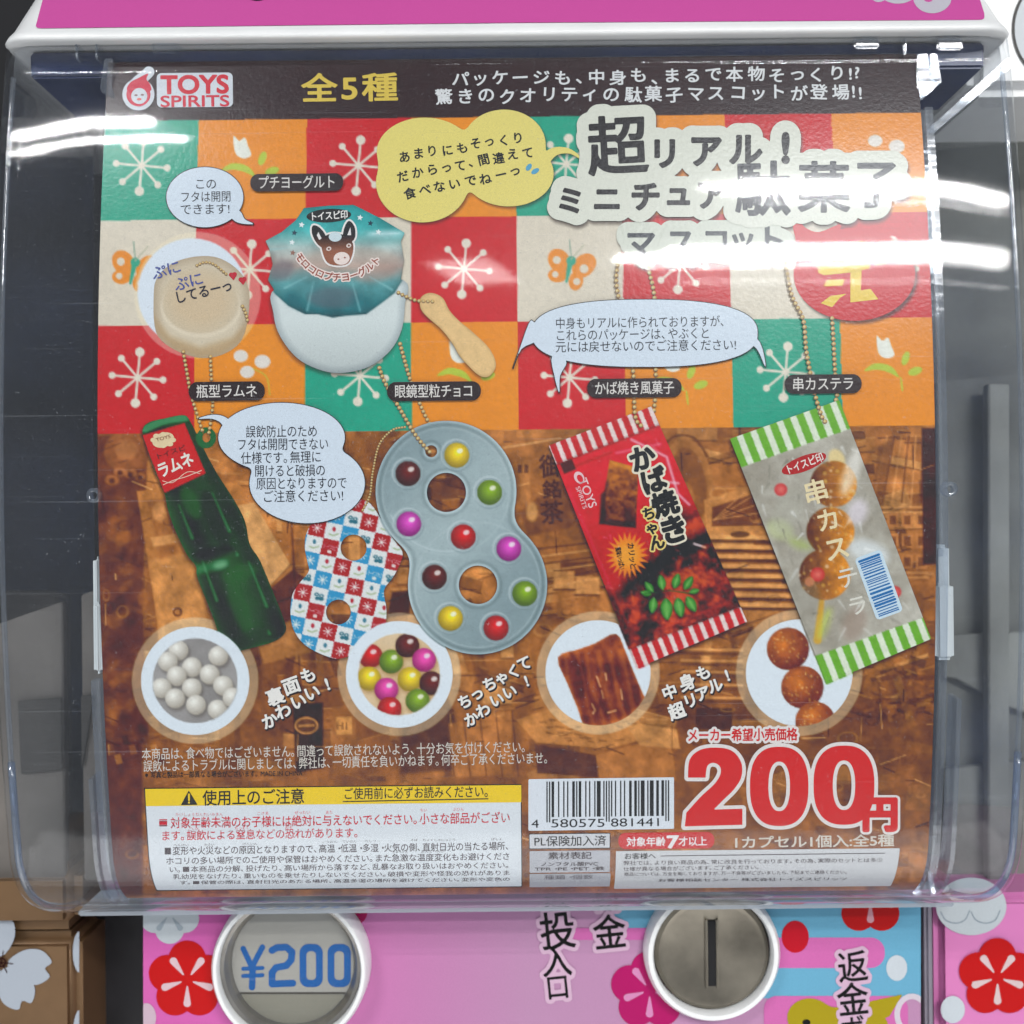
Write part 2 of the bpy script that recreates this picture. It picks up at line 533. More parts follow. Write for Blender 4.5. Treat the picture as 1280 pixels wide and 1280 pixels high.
LIFT = 0.00006
class Flat:
    """collects flat printed shapes and builds ONE mesh"""
    def __init__(s, pj=proj_poster, mat=None): s.V, s.F, s.C, s.n, s.pj, s.mat = [], [], [], 0, pj, mat or PRINT
    def raw(s, V2, Fc, col, layer):
        if len(V2) == 0: return s
        P = s.pj(layer * LIFT)(V2[:, 0], V2[:, 1])
        if callable(col): C = col(V2)
        else: C = np.tile(alb(col), (len(V2), 1))
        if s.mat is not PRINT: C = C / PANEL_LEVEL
        s.V.append(P); s.C.append(C)
        n = s.n
        s.F += [tuple(k + n for k in f) for f in Fc]
        s.n += len(V2)
        return s
    def sdf(s, f, col, layer=1, step=1.2, merge=True):
        x0, y0, x1, y1 = f.bb
        x0 -= 2 * step; y0 -= 2 * step; x1 += 2 * step; y1 += 2 * step
        nx, ny = int((x1 - x0) / step) + 2, int((y1 - y0) / step) + 2
        X, Y = np.meshgrid(x0 + np.arange(nx) * step, y0 + np.arange(ny) * step)
        V, Fc = march(f(X, Y), x0, y0, step, step, merge and not callable(col))
        return s.raw(V, Fc, col, layer)
    def build(s, name, parent, label=None):
        V = np.concatenate(s.V); C = np.concatenate(s.C)
        o = add_mesh(name, V, s.F, s.mat, parent, C)
        if label: o['label'] = label
        return o

# ------------------------------------------------------------------ lettering
_spl = {}
def glyph_poly(ch):
    if ch in _spl: return _spl[ch]
    def curves(st):
        cu = bpy.data.curves.new('letter', 'FONT'); cu.body = st
        o = bpy.data.objects.new('letter', cu); COL.objects.link(o)
        dg = bpy.context.evaluated_depsgraph_get()
        c2 = o.evaluated_get(dg).to_curve(dg)
        polys = []
        for sp_ in c2.splines:
            if sp_.type == 'BEZIER':
                b = sp_.bezier_points; pts = []
                n = len(b)
                for i in range(n):
                    p0, h0, h1, p1 = b[i].co, b[i].handle_right, b[(i + 1) % n].handle_left, b[(i + 1) % n].co
                    straight = ((h0 - p0).cross(p1 - p0).length < 1e-4 and (h1 - p0).cross(p1 - p0).length < 1e-4)
                    k = 1 if straight else 5
                    for q in range(k):
                        t = q / k
                        v = p0 * (1 - t) ** 3 + h0 * 3 * t * (1 - t) ** 2 + h1 * 3 * t * t * (1 - t) + p1 * t ** 3
                        pts.append((v.x, v.y))
            else:
                pts = [(p.co[0], p.co[1]) for p in sp_.points]
            if len(pts) > 2: polys.append(np.array(pts))
        o.evaluated_get(dg).to_curve_clear()
        bpy.data.objects.remove(o); bpy.data.curves.remove(cu)
        return polys
    if ch in ' 　':
        _spl[ch] = ([], 1.0 if ch == '　' else 0.3); return _spl[ch]
    p = curves(ch)
    if ord(ch) < 0x2000:
        w1 = max(q[:, 0].max() for q in curves('H' + ch + 'H')); w0 = max(q[:, 0].max() for q in curves('HH'))
        adv = w1 - w0
    else: adv = None
    _spl[ch] = (p, adv)
    return _spl[ch]
EM = None
def em_size():
    global EM
    if EM is None:
        p, _ = glyph_poly('国')
        a = np.concatenate(p)
        EM = ((a[:, 0].max() - a[:, 0].min()) / 0.845, (a[:, 0].max() + a[:, 0].min()) / 2, (a[:, 1].max() + a[:, 1].min()) / 2)
    return EM
_gs = {}
def glyph_sdf(ch, N):
    """grid of signed distances, in em, over [-0.75, 0.75]^2 about the centre of the em box"""
    key = (ch, N)
    if key in _gs: return _gs[key]
    em, cx, cy = em_size()
    polys, adv = glyph_poly(ch)
    M = int(1.5 * N) + 1
    ax = np.linspace(-0.75, 0.75, M)
    X, Y = np.meshgrid(ax, ax)
    if adv is None: a = 1.0; sh = cx
    else: a = adv / em; sh = adv / 2
    wind = np.zeros(X.shape, int); d2 = np.full(X.shape, 9.0)
    for p in polys:
        q = np.stack([(p[:, 0] - sh) / em, (p[:, 1] - cy) / em], 1)
        A = q; B = np.roll(q, -1, 0)
        for (x1, y1), (x2, y2) in zip(A, B):
            ex, ey = x2 - x1, y2 - y1
            L = ex * ex + ey * ey
            if L < 1e-12: continue
            t = np.clip(((X - x1) * ex + (Y - y1) * ey) / L, 0, 1)
            d2 = np.minimum(d2, (X - x1 - ex * t) ** 2 + (Y - y1 - ey * t) ** 2)
            cr = ex * (Y - y1) - (X - x1) * ey
            wind += ((y1 <= Y) & (y2 > Y) & (cr > 0)).astype(int) - ((y2 <= Y) & (y1 > Y) & (cr < 0)).astype(int)
    D = np.where(wind != 0, 1, -1) * np.sqrt(d2)
    _gs[key] = (D, a)
    return _gs[key]
_gm = {}
def glyph_mesh(ch, N, bold):
    key = (ch, N, round(bold, 4))
    if key not in _gm:
        D, a = glyph_sdf(ch, N)
        V, Fc = march(D + bold, -0.75, -0.75, 1.5 / (D.shape[0] - 1), 1.5 / (D.shape[0] - 1), True)
        _gm[key] = (V, Fc)
    return _gm[key]
SMALL = set('、。・')
def layout(s, x0, y0, x1, y1, em, jit=0.0, gs=1.0):
    """places the characters of s on the line from (x0,y0) to (x1,y1) (photograph px, centres of the em boxes)"""
    adv = [(0.62 if c in SMALL else 0.9 if c in '!！?ッっゃャュョ' else 1.0) if glyph_poly(c)[1] is None else glyph_poly(c)[1] / em_size()[0] for c in s]
    tot = sum(adv); L = math.hypot(x1 - x0, y1 - y0)
    ang = math.atan2(-(y1 - y0), x1 - x0)
    pos = []; t = 0
    for c, a in zip(s, adv):
        f = (t + a / 2) / tot
        # wide blanks of CJK punctuation sit to the left of their em box
        sx = L / tot
        off = 0.0
        if c in SMALL: off = 0.19 * sx
        j = (random.uniform(-1, 1) * jit, random.uniform(-1, 1) * jit, random.uniform(-1, 1) * jit)
        pos.append((c, x0 + (x1 - x0) * f + off * math.cos(ang) + j[0] * em * .3, y0 + (y1 - y0) * f - off * math.sin(ang) + j[1] * em * .5, sx * gs, em * gs, ang + j[2] * .5))
        t += a
    return pos
def put(fl, pos, col, layer=2, N=36, bold=0.0):
    for (c, x, y, sx, sy, a) in pos:
        if c in ' 　': continue
        V, Fc = glyph_mesh(c, N, bold)
        if len(V) == 0: continue
        u, v = V[:, 0] * sx, V[:, 1] * sy
        ca, sa = math.cos(a), math.sin(a)
        fl.raw(np.stack([x + u * ca - v * sa, y - (u * sa + v * ca)], 1), [f[::-1] for f in Fc], col, layer)
    return fl
def sd_glyphs(pos, N=48):
    """one signed distance (px) for a whole group of characters: for outlines round lettering"""
    def f(X, Y):
        out = np.full(X.shape, -1e3)
        for (c, x, y, sx, sy, a) in pos:
            if c in ' 　': continue
            D, _ = glyph_sdf(c, N)
            M = D.shape[0]
            ca, sa = math.cos(a), math.sin(a)
            dx, dy = X - x, -(Y - y)
            u, v = (dx * ca + dy * sa) / sx, (-dx * sa + dy * ca) / sy
            uc, vc = np.clip(u, -.7499, .7499), np.clip(v, -.7499, .7499)
            gi, gj = (uc + .75) / 1.5 * (M - 1), (vc + .75) / 1.5 * (M - 1)
            i, j = np.minimum(gi.astype(int), M - 2), np.minimum(gj.astype(int), M - 2)
            fx, fy = gi - i, gj - j
            d = D[j, i] * (1 - fx) * (1 - fy) + D[j, i + 1] * fx * (1 - fy) + D[j + 1, i] * (1 - fx) * fy + D[j + 1, i + 1] * fx * fy
            sm = min(sx, sy)
            d = d * sm - np.hypot((u - uc) * sx, (v - vc) * sy)
            out = np.maximum(out, d)
        return out
    xs = [p[1] for p in pos]; ys = [p[2] for p in pos]; m = max(max(p[3], p[4]) for p in pos) * 0.6
    f.bb = (min(xs) - m, min(ys) - m, max(xs) + m, max(ys) + m)
    return f
def T(fl, s, x0, y0, x1, y1, em, col, layer=2, N=36, bold=0.0, jit=0.0, gs=1.0):
    return put(fl, layout(s, x0, y0, x1, y1, em, jit, gs), col, layer, N, bold)
def G(*items):
    """explicit characters: (char, x, y, size, rotation in degrees[, x-size])"""
    return [(c, x, y, (r[0] if r else s), s, math.radians(a)) for (c, x, y, s, a, *r) in items]

# ------------------------------------------------------------------ canvas: the inks of the poster sheet, painted in photograph pixels
W = 1280
YY, XX = np.mgrid[0:W, 0:W].astype(np.float32)
XX += 0.5; YY += 0.5
def vnoise(scale, seed, h=W, w=W, ax=1.0):
    r = np.random.RandomState(seed)
    gh, gw = int(h / scale) + 3, int(w / (scale * ax)) + 3
    g = r.rand(gh, gw).astype(np.float32)
    y = np.arange(h) / scale; x = np.arange(w) / (scale * ax)
    i, j = y.astype(int), x.astype(int)
    fy, fx = (y - i)[:, None], (x - j)[None]
    fy, fx = fy * fy * (3 - 2 * fy), fx * fx * (3 - 2 * fx)
    a = g[i][:, j]; b = g[i][:, j + 1]; c = g[i + 1][:, j]; d = g[i + 1][:, j + 1]
    return (a * (1 - fx) * (1 - fy) + b * fx * (1 - fy) + c * (1 - fx) * fy + d * fx * fy).astype(np.float32)
def fbm(scale, seed, octs=4, ax=1.0):
    t = 0; s = 0
    for k in range(octs):
        t = t + vnoise(scale / 2 ** k, seed + k * 17, ax=ax) * 0.6 ** k; s += 0.6 ** k
    return t / s
class Canvas:
    def __init__(s): s.a = np.zeros((W, W, 3), np.float32)
    def copy(s):
        c = Canvas(); c.a = s.a.copy(); return c
    def fill(s, f, col, alpha=1.0, soft=0.7, tex=None):
        x0, y0, x1, y1 = [int(v) for v in f.bb]
        m = int(soft * 2) + 2
        x0, y0, x1, y1 = max(0, x0 - m), max(0, y0 - m), min(W, x1 + m + 1), min(W, y1 + m + 1)
        if x1 <= x0 or y1 <= y0: return s
        X, Y = XX[y0:y1, x0:x1], YY[y0:y1, x0:x1]
        d = f(X, Y)
        al = np.clip(d / (2 * soft) + 0.5, 0, 1)
        al = (al * al * (3 - 2 * al) * alpha)[..., None]
        c = col(X, Y, d) if callable(col) else np.array(col, np.float32)
        s.a[y0:y1, x0:x1] = s.a[y0:y1, x0:x1] * (1 - al) + c * al
        return s
    def shadow(s, f, dx=2, dy=3, soft=4, alpha=0.5, col=(25, 15, 12)):
        return s.fill(SHIFT(f, dx, dy), col, alpha, soft)
    def sample(s, V, colour=alb):
        x = np.clip(V[:, 0] - 0.5, 0, W - 1.01); y = np.clip(V[:, 1] - 0.5, 0, W - 1.01)
        i, j = x.astype(int), y.astype(int); fx, fy = (x - i)[:, None], (y - j)[:, None]
        a = s.a
        c = a[j, i] * (1 - fx) * (1 - fy) + a[j, i + 1] * fx * (1 - fy) + a[j + 1, i] * (1 - fx) * fy + a[j + 1, i + 1] * fx * fy
        return colour(c)
def lerp(a, b, t): return np.asarray(a, np.float32) * (1 - t[..., None]) + np.asarray(b, np.float32) * t[..., None]

K = Canvas()
PO = on_cover(XX, YY, POFF)
XO, ZO = PO[..., 0], PO[..., 2]
def xo(px, py): return on_cover(np.array([px]), np.array([py]), POFF)[0][0]
def zo(px, py): return on_cover(np.array([px]), np.array([py]), POFF)[0][2]
# --- retro chequer
BAND = (62, 48, 46); GRN = (48, 158, 128); ORG = (228, 140, 40); RED = (200, 38, 52); CRM = (214, 203, 182)
cols_x = [xo(v, 400) for v in (122, 243, 381, 514, 647, 780, 914, 1050)]
rows_z = [zo(640, v) for v in (146, 270.5, 402, 537)]
ci = np.clip(np.searchsorted(np.array(cols_x), XO) - 1, 0, 7)
pal = {'G': GRN, 'O': ORG, 'R': RED, 'C': CRM}
grid = ['GORO' + 'GORO', 'CRCRCRCR', 'ROGOROGO']
K.a[:] = BAND
for r in range(3):
    m = (ZO <= rows_z[r]) & (ZO > rows_z[r + 1])
    lut = np.array([pal[c] for c in grid[r]], np.float32)
    K.a[m] = lut[ci[m]]
paper = 1 + 0.07 * (fbm(5, 31, 3) - 0.5) + 0.05 * (fbm(120, 32, 3) - 0.5)
# --- snowflakes, tulips, blossoms, butterflies
CR2 = (222, 212, 192)
def flake(x, y, r=32, rot=5, dot=5.2):
    for k in range(8):
        a = math.radians(rot + 45 * k)
        rr = r * (1.0 if k % 2 == 0 else 0.98)
        q = (x + rr * math.cos(a), y + rr * math.sin(a))
        K.fill(sd_line([(x, y), q], 3.0), CR2); K.fill(sd_ell(*q, dot * (1.15 if k % 4 == 2 else 0.85)), CR2)
for (x, y) in ((177, 207), (448, 207), (708, 205), (312, 337), (580, 336), (850, 330), (1113, 333), (172, 472), (450, 470), (712, 472), (982, 465)):
    flake(x, y)
def tulip(x, y, s=1.0):
    K.fill(sd_poly(spline([(x - 10 * s, y - 18 * s), (x - 3 * s, y - 12 * s), (x + 4 * s, y - 16 * s), (x + 8 * s, y - 6 * s), (x + 12 * s, y + 6 * s), (x + 2 * s, y + 10 * s), (x - 8 * s, y + 3 * s)], 4)), (226, 226, 212))
    g = (178, 194, 70)
    K.fill(sd_poly(spline([(x - 26 * s, y + 26 * s), (x - 12 * s, y + 16 * s), (x + 8 * s, y + 20 * s), (x + 18 * s, y + 34 * s), (x + 6 * s, y + 28 * s), (x - 10 * s, y + 24 * s)], 4)), g)
    K.fill(sd_ell(x + 26 * s, y + 10 * s, 4.5 * s, 9 * s, -20), g)
    K.fill(sd_ell(x + 38 * s, y + 26 * s, 9 * s, 5 * s, 20), g)
    K.fill(sd_line([(x + 20 * s, y + 34 * s), (x + 22 * s, y + 50 * s)], 2 * s), g)
for (x, y, s) in ((302, 188, 1), (1106, 438, 1), (572, 444, 1), (838, 455, 1)): tulip(x, y, s)
def blossom(x, y):
    for dx, dy, r in ((-14, -8, 9), (13, -1, 10), (-6, 12, 9)):
        K.fill(sd_ell(x + dx, y + dy, r, r * 0.85), (220, 212, 200))
    K.fill(sd_line(spline([(x + 2, y + 8), (x + 18, y + 18), (x + 22, y + 40)], 5, False), 2), (178, 190, 80), 0.6)
for (x, y) in ((315, 453), (1108, 184), (840, 190)): blossom(x, y)
def butterfly(x, y):
    o = (226, 138, 48)
    for (dx, dy, rx, ry, rt) in ((-15, -8, 13, 16, 35), (-17, 10, 12, 9, 0), (16, -2, 13, 17, -45), (6, 17, 9, 12, -10)):
        K.fill(sd_ell(x + dx, y + dy, rx, ry, rt), o)
    for (dx, dy, r) in ((-18, -9, 5), (-20, 9, 4), (16, 2, 5.5), (7, 18, 4.5)):
        K.fill(sd_ell(x + dx, y + dy, r), CRM)
    K.fill(sd_line([(x - 1, y - 6), (x - 6, y + 18)], [7, 3]), (60, 160, 130)); K.fill(sd_ell(x, y - 8, 6), (60, 160, 130))
    K.fill(sd_line([(x, y - 10), (x - 2, y - 34)], 1.2), (120, 150, 130)); K.fill(sd_line([(x, y - 10), (x + 16, y - 28)], 1.2), (170, 170, 140))
for (x, y) in ((169, 336), (714, 334), (440, 340)): butterfly(x, y)
K.a *= paper[..., None]

# --- brown photograph of an old sweet shop, lower part of the sheet
mB = ZO <= rows_z[3]
B = Canvas()
n1, n2, n3 = fbm(90, 5, 4), fbm(14, 6, 3), fbm(40, 9, 4, ax=0.5)
B.a[:] = lerp((112, 66, 32), (186, 120, 60), np.clip((n1 - .3) * 2.2, 0, 1))
R2 = np.random.RandomState(11)
def shade(f, c, al=0.8, soft=1.2): B.fill(f, c, al, soft)
browns = [(98, 56, 30), (150, 92, 44), (190, 128, 66), (72, 42, 28), (170, 104, 48), (128, 78, 40), (206, 150, 86)]
def quad(x, y, w, h, rot):
    a = math.radians(rot); c, s = math.cos(a), math.sin(a)
    return sd_poly([(x + u * w / 2 * c + v * h / 2 * s, y - u * w / 2 * s + v * h / 2 * c) for u, v in ((-1, -1), (1, -1), (1, 1), (-1, 1))])
for k in range(620):
    x, y = R2.uniform(120, 1175), R2.uniform(535, 1120)
    w, h = R2.uniform(8, 60), R2.uniform(4, 34)
    if R2.rand() < .3: w, h = h * .5, w * 1.4
    c = np.array(browns[R2.randint(len(browns))]) * R2.uniform(.85, 1.1)
    rt = R2.choice([0, 2, -14, 18, 1]) + R2.uniform(-3, 3)
    f = quad(x, y, w, h, rt)
    shade(f, c, R2.uniform(.25, .6))
    shade(quad(x, y + h / 2, w, 1.6, rt), (60, 34, 22), .5)
    shade(quad(x, y - h / 2, w, 1.3, rt), (215, 160, 96), .45)
# dark pillar on the left with rosettes
shade(sd_poly([(118, 545), (185, 545), (178, 760), (186, 930), (120, 930)]), (104, 56, 34), .85, 2)
shade(sd_ell(158, 565, 28, 26), (146, 88, 50), .9, 3); shade(sd_ell(158, 562, 14, 12), (180, 116, 66), .8, 4)
for (x, y, r) in ((150, 590, 8), (163, 592, 8), (140, 600, 9), (175, 596, 7)): shade(sd_ell(x, y, r, r * .7), (168, 104, 58), .7, 2); shade(sd_ell(x, y + 1, r * .4), (66, 36, 24), .7, 2)
for k in range(70):
    x, y = R2.uniform(124, 182), R2.uniform(620, 925)
    shade(sd_ell(x, y, R2.uniform(3, 14), R2.uniform(3, 10), R2.uniform(0, 90)), browns[R2.choice([0, 1, 3, 4])], R2.uniform(.2, .5), 3)
# drawing board / old box behind the bottle, and its paper
shade(sd_poly([(171, 614), (300, 602), (330, 800), (200, 820), (194, 760)]), (176, 114, 56), .95)
shade(sd_poly([(186, 700), (246, 690), (262, 800), (204, 812)]), (190, 130, 68), .7, 3)
shade(sd_poly([(184, 626), (214, 622), (222, 690), (200, 700), (192, 660)]), (150, 92, 46), .6, 3)
shade(sd_ell(199, 640, 9, 12), (186, 128, 74), .8, 2)
shade(sd_poly([(188, 672), (240, 664), (242, 674), (192, 684)]), (204, 146, 84), .7, 1.5)
shade(sd_ell(222, 765, 6), (96, 54, 30), .8, 1); shade(sd_ell(222, 765, 3.5), (176, 114, 56), .9, 1)
shade(sd_poly([(296, 632), (318, 628), (363, 706), (338, 733), (318, 740)]), (198, 146, 88), .95)
shade(sd_line([(338, 733), (363, 706)], 1.5), (110, 70, 38), .7)
shade(sd_poly([(338, 735), (366, 712), (384, 724), (366, 790), (356, 790)]), (92, 48, 30), .85, 2)
shade(sd_line([(362, 610), (378, 900)], 3), (84, 46, 30), .6, 1.5)
shade(sd_poly([(320, 800), (372, 770), (400, 812), (330, 830)]), (176, 118, 62), .7, 2)
# screen with calligraphy behind the silver card
shade(sd_poly([(640, 548), (770, 545), (774, 700), (640, 706)]), (158, 100, 50), .8, 2)
shade(sd_line([(628, 560), (700, 548)], 3), (210, 156, 96), .6); shade(sd_poly([(650, 640), (700, 600), (735, 640), (712, 660), (660, 670)]), (112, 66, 36), .7, 3)
shade(sd_ell(665, 640, 7, 12), (204, 150, 84), .7, 3)
shade(quad(650, 586, 5, 10, 0), (90, 54, 32), .8); shade(quad(658, 586, 5, 10, 0), (90, 54, 32), .8)
# tops of sweet jars, counters
for k in range(9):
    y = 690 + k * 9
    shade(sd_line([(640, y + k), (775, y - 16)], 2.4), (205, 150, 88) if k % 2 else (84, 48, 28), .6)
for (x, y, w) in ((705, 725, 26), (735, 732, 30), (762, 722, 22)):
    shade(quad(x, y, w, 22, 0), (198, 138, 76), .8, 2); shade(sd_ell(x, y + 28, w * .6, 18), (170, 108, 54), .8, 3); shade(sd_line([(x - w / 2, y + 12), (x + w / 2, y + 12)], 2), (90, 52, 30), .8)
# chair with arched back, bureau with fan, slatted shutter
shade(sd_ell(861, 605, 30, 58, 8), (176, 116, 60), .9, 2); shade(sd_ell(861, 607, 22, 48, 8), (146, 90, 44), .95, 2)
shade(sd_ell(861, 600, 24, 52, 8), (116, 72, 38), .35, 8); shade(sd_ell(856, 622, 12, 20, 8), (168, 108, 54), .8, 3)
shade(sd_line(spline([(826, 560), (845, 545), (868, 548), (884, 570)], 6, False), 3), (104, 62, 34), .7)
shade(sd_poly([(880, 625), (990, 590), (1012, 598), (1012, 676), (884, 678)]), (190, 128, 68), .9, 1.5)
shade(sd_poly([(890, 634), (985, 604), (998, 612), (998, 656), (890, 658)]), (116, 66, 40), .95, 1.5)
for q in ((930, 616), (960, 608), (992, 614), (996, 634)): shade(sd_line([(892, 650), q], 1.3), (196, 138, 84), .8)
shade(sd_poly([(940, 654), (975, 630), (998, 640), (998, 656)]), (176, 116, 60), .8)
for k in range(8):
    y = 672 + k * 12
    shade(quad(940, y, 124, 5.5, -1), (204, 144, 82), .85); shade(quad(940, y + 5, 124, 4, -1), (84, 50, 28), .8)
shade(sd_ell(925, 668, 12, 4), (90, 56, 34), .8)
for x in (885, 1005): shade(quad(x, 720, 8, 110, 2), (180, 120, 62), .9)
# right hand side: carved chest, dark post
for k in range(7):
    x = 1105 + k * 9
    shade(sd_line([(x + 4, 545), (x - 14 + k * 3, 628)], 2.4), (96, 54, 32) if k % 2 else (200, 140, 82), .6)
shade(sd_poly([(1098, 560), (1118, 545), (1104, 632), (1088, 630)]), (120, 74, 42), .6, 2)
for r_ in range(3):
    for c_ in range(3):
        shade(quad(1116 + c_ * 18, 650 + r_ * 26, 14, 18, 0), (182, 118, 64), .8, 1); shade(quad(1116 + c_ * 18, 650 + r_ * 26, 8, 11, 0), (116, 68, 38), .8, 1)
for y in (634, 640, 716, 722): shade(quad(1128, y, 66, 2.5, 0), (212, 150, 88), .6)
shade(sd_poly([(1152, 535), (1172, 535), (1172, 705), (1154, 706)]), (66, 32, 26), .9, 2)
for k in range(60):
    x, y = R2.uniform(1085, 1170), R2.uniform(800, 920)
    shade(quad(x, y, R2.uniform(6, 26), R2.uniform(3, 12), R2.uniform(-30, 30)), browns[R2.randint(5)], .45)
# lower counter: bottles, crates, jars
shade(sd_poly([(120, 925), (1170, 905), (1170, 1120), (120, 1120)]), (138, 84, 42), .45, 8)
shade(sd_poly([(366, 880), (404, 878), (404, 960), (370, 966)]), (58, 34, 26), .9, 2)
shade(sd_ell(383, 907, 15, 11), (196, 138, 76), .9); shade(sd_ell(383, 907, 12.5, 8.5), (96, 58, 34), .9); shade(quad(383, 907, 20, 3, 3), (196, 138, 76), .8)
shade(sd_poly([(414, 884), (444, 880), (446, 966), (416, 972)]), (150, 94, 48), .9, 2); shade(quad(430, 907, 20, 22, 2), (196, 136, 70), .9)
shade(sd_poly([(505, 880), (560, 872), (590, 960), (500, 968)]), (84, 50, 32), .7, 3)
shade(sd_poly([(560, 905), (640, 888), (640, 968), (566, 972)]), (176, 112, 56), .7, 2)
for k in range(5): shade(sd_line([(560 + k * 20, 905 - k * 4), (568 + k * 20, 970)], 1.6), (96, 56, 30), .7)
shade(sd_poly([(645, 900), (690, 885), (792, 895), (820, 920), (760, 936), (670, 928)]), (186, 124, 64), .9, 1.5)
shade(sd_poly([(668, 930), (745, 944), (748, 972), (672, 966)]), (96, 56, 32), .9, 1.5)
shade(sd_poly([(745, 944), (838, 918), (845, 975), (750, 975)]), (170, 108, 54), .85, 1.5)
shade(sd_poly([(780, 902), (846, 912), (850, 936), (800, 932)]), (200, 140, 78), .8, 1.5)
for k in range(30): shade(quad(R2.uniform(675, 790), R2.uniform(897, 928), R2.uniform(5, 12), 2.2, R2.uniform(-20, 10)), (120, 76, 40), .6, 1)
shade(sd_poly([(870, 885), (915, 885), (915, 912), (870, 912)]), (84, 52, 38), .9, 1.5)
for y in (812, 826, 840, 856, 872): shade(quad(890, y, 78, 3.2, -1), (206, 146, 84), .7); shade(quad(890, y + 5, 78, 4, -1), (104, 62, 34), .7)
shade(sd_poly([(130, 930), (178, 925), (178, 1120), (130, 1120)]), (90, 46, 28), .8, 3)
for k in range(9): shade(quad(130 + k * 9, 925 + (k % 3) * 12, 8, 12, 15), browns[k % 5], .6)
shade(sd_poly([(1095, 900), (1172, 895), (1172, 1060), (1100, 1060)]), (124, 76, 44), .5, 4)
shade(sd_poly([(490, 740), (512, 738), (512, 768), (484, 772)]), (66, 36, 26), .85, 2)
R3 = np.random.RandomState(23)
for k in range(260):
    x, y = R3.uniform(122, 1172), R3.uniform(540, 1110); L_n = R3.uniform(6, 34); an = R3.choice([0, 1.57, .35, -.3]) + R3.uniform(-.08, .08)
    B.fill(sd_line([(x, y), (x + L_n * math.cos(an), y + L_n * math.sin(an))], R3.uniform(.8, 2)), (52, 28, 18) if k % 3 else (222, 168, 104), R3.uniform(.35, .75), .6)
for k in range(90):
    x, y = R3.uniform(122, 1172), R3.uniform(545, 1110); rx, ry = R3.uniform(3, 14), R3.uniform(2, 9)
    B.fill(SUB(sd_ell(x, y, rx, ry), sd_ell(x, y - 1, rx * .75, ry * .7)), (60, 34, 22) if k % 2 else (212, 156, 92), .3, 1.0)
B.a *= (0.92 + 0.16 * fbm(4, 77, 3) + 0.0)[..., None]
B.a *= (0.66 + 0.36 * n2 + 0.30 * n3)[..., None]
B.a = (118 * (B.a / 118) ** 1.14).astype(np.float32)
B.a = (B.a * .84 + .16 * (B.a.mean(-1, keepdims=True) * np.array([1.12, 1.0, .88], np.float32))) * 1.03
# a little of the sheet's calligraphy printed in the old photograph
cal = G(('御', 689, 583, 30, 4), ('銘', 690, 612, 24, 4), ('茶', 690, 641, 30, 4))
B.fill(GROW(sd_glyphs(cal), .6), (70, 42, 28), .9)
B.fill(sd_glyphs(G(('ミ', 1112, 951, 15, 0), ('ル', 1126, 950, 15, 0), ('ク', 1141, 949, 15, 0))), (96, 56, 34), .7)
B.fill(sd_glyphs(G(('H', 425, 907, 13, 0), ('I', 433, 907, 13, 0))), (96, 58, 34), .9)
K.a[mB] = B.a[mB]

# ---------- outlines of everything pasted over the sheet
f_yb = SU(10, sd_ell(531, 190, 60, 43), sd_ell(528, 228, 58, 50), sd_ell(630, 181, 52, 44), sd_ell(636, 217, 56, 41))
f_ybt = sd_line(spline([(676, 205), (692, 190), (712, 189), (730, 201)], 6, False), np.linspace(16, 1, 19))
f_yb = U(f_yb, f_ybt)
title = G(('超', 772, 183, 76, 3), ('リ', 831, 192, 40, 0), ('ア', 882, 189, 42, 0), ('ル', 932, 187, 42, 0), ('!', 982, 184, 50, 0, 50),
          ('ミ', 713, 251, 35, -3), ('ニ', 759, 249, 36, 0), ('チ', 807, 246, 38, 0), ('ュ', 848, 242, 36, 0), ('ア', 889, 244, 38, 0),
          ('駄', 953, 237, 70, 1), ('菓', 1030, 235, 66, 0), ('子', 1095, 231, 62, 0))
title2 = G(('マ', 801, 305, 38, 0), ('ス', 851, 304, 38, 0), ('コ', 895, 302, 36, 0), ('ッ', 928, 300, 36, 0), ('ト', 964, 301, 40, 0))
sd_t1, sd_t2 = sd_glyphs(title, 64), sd_glyphs(title2, 64)
f_t1, f_t2 = GROW(sd_t1, 16.5), GROW(sd_t2, 15)
f_oval = U(sd_ell(1068, 343, 76, 58), sd_poly(spline([(990, 268), (1006, 284), (1024, 290), (1052, 282), (1020, 330), (998, 310)], 4)))
f_b1 = U(sd_ell(256, 246.5, 48, 37.5), sd_poly(spline([(286, 262), (300, 264), (306, 274), (317, 280), (300, 279), (290, 273)], 4)))
def lab(x0, y0, x1, y1): return sd_box(x0, y0, x1, y1, (y1 - y0) / 2 - 1, 0.6)
labels = [('プチヨーグルト', 313, 217, 429, 239), ('瓶型ラムネ', 236, 477, 331, 501), ('眼鏡型粒チョコ', 484, 477, 601, 501), ('かば焼き風菓子', 734, 473, 852, 497), ('串カステラ', 981, 468, 1077, 492)]
f_b2 = U(SU(8, sd_ell(352, 547, 79, 43.5), sd_ell(384, 604, 72, 50)), sd_line(spline([(290, 540), (280, 526), (266, 521), (249, 523)], 6, False), np.linspace(14, 1, 19)))
def sup(cx, cy, rx, ry, p=2.6):
    t = np.linspace(0, 2 * math.pi, 80, endpoint=False)
    return sd_poly(np.stack([cx + rx * np.sign(np.cos(t)) * np.abs(np.cos(t)) ** (2 / p), cy + ry * np.sign(np.sin(t)) * np.abs(np.sin(t)) ** (2 / p)], 1))
f_b3 = U(sup(806, 416.5, 141, 42, 2.5), sd_poly(spline([(664, 400), (650, 435), (641, 461), (652, 436), (672, 424)], 4)), sd_poly(spline([(690, 446), (693, 470), (699, 491), (700, 470), (708, 452)], 4)), sd_poly(spline([(930, 412), (950, 428), (957, 459), (946, 436), (930, 424)], 4)))
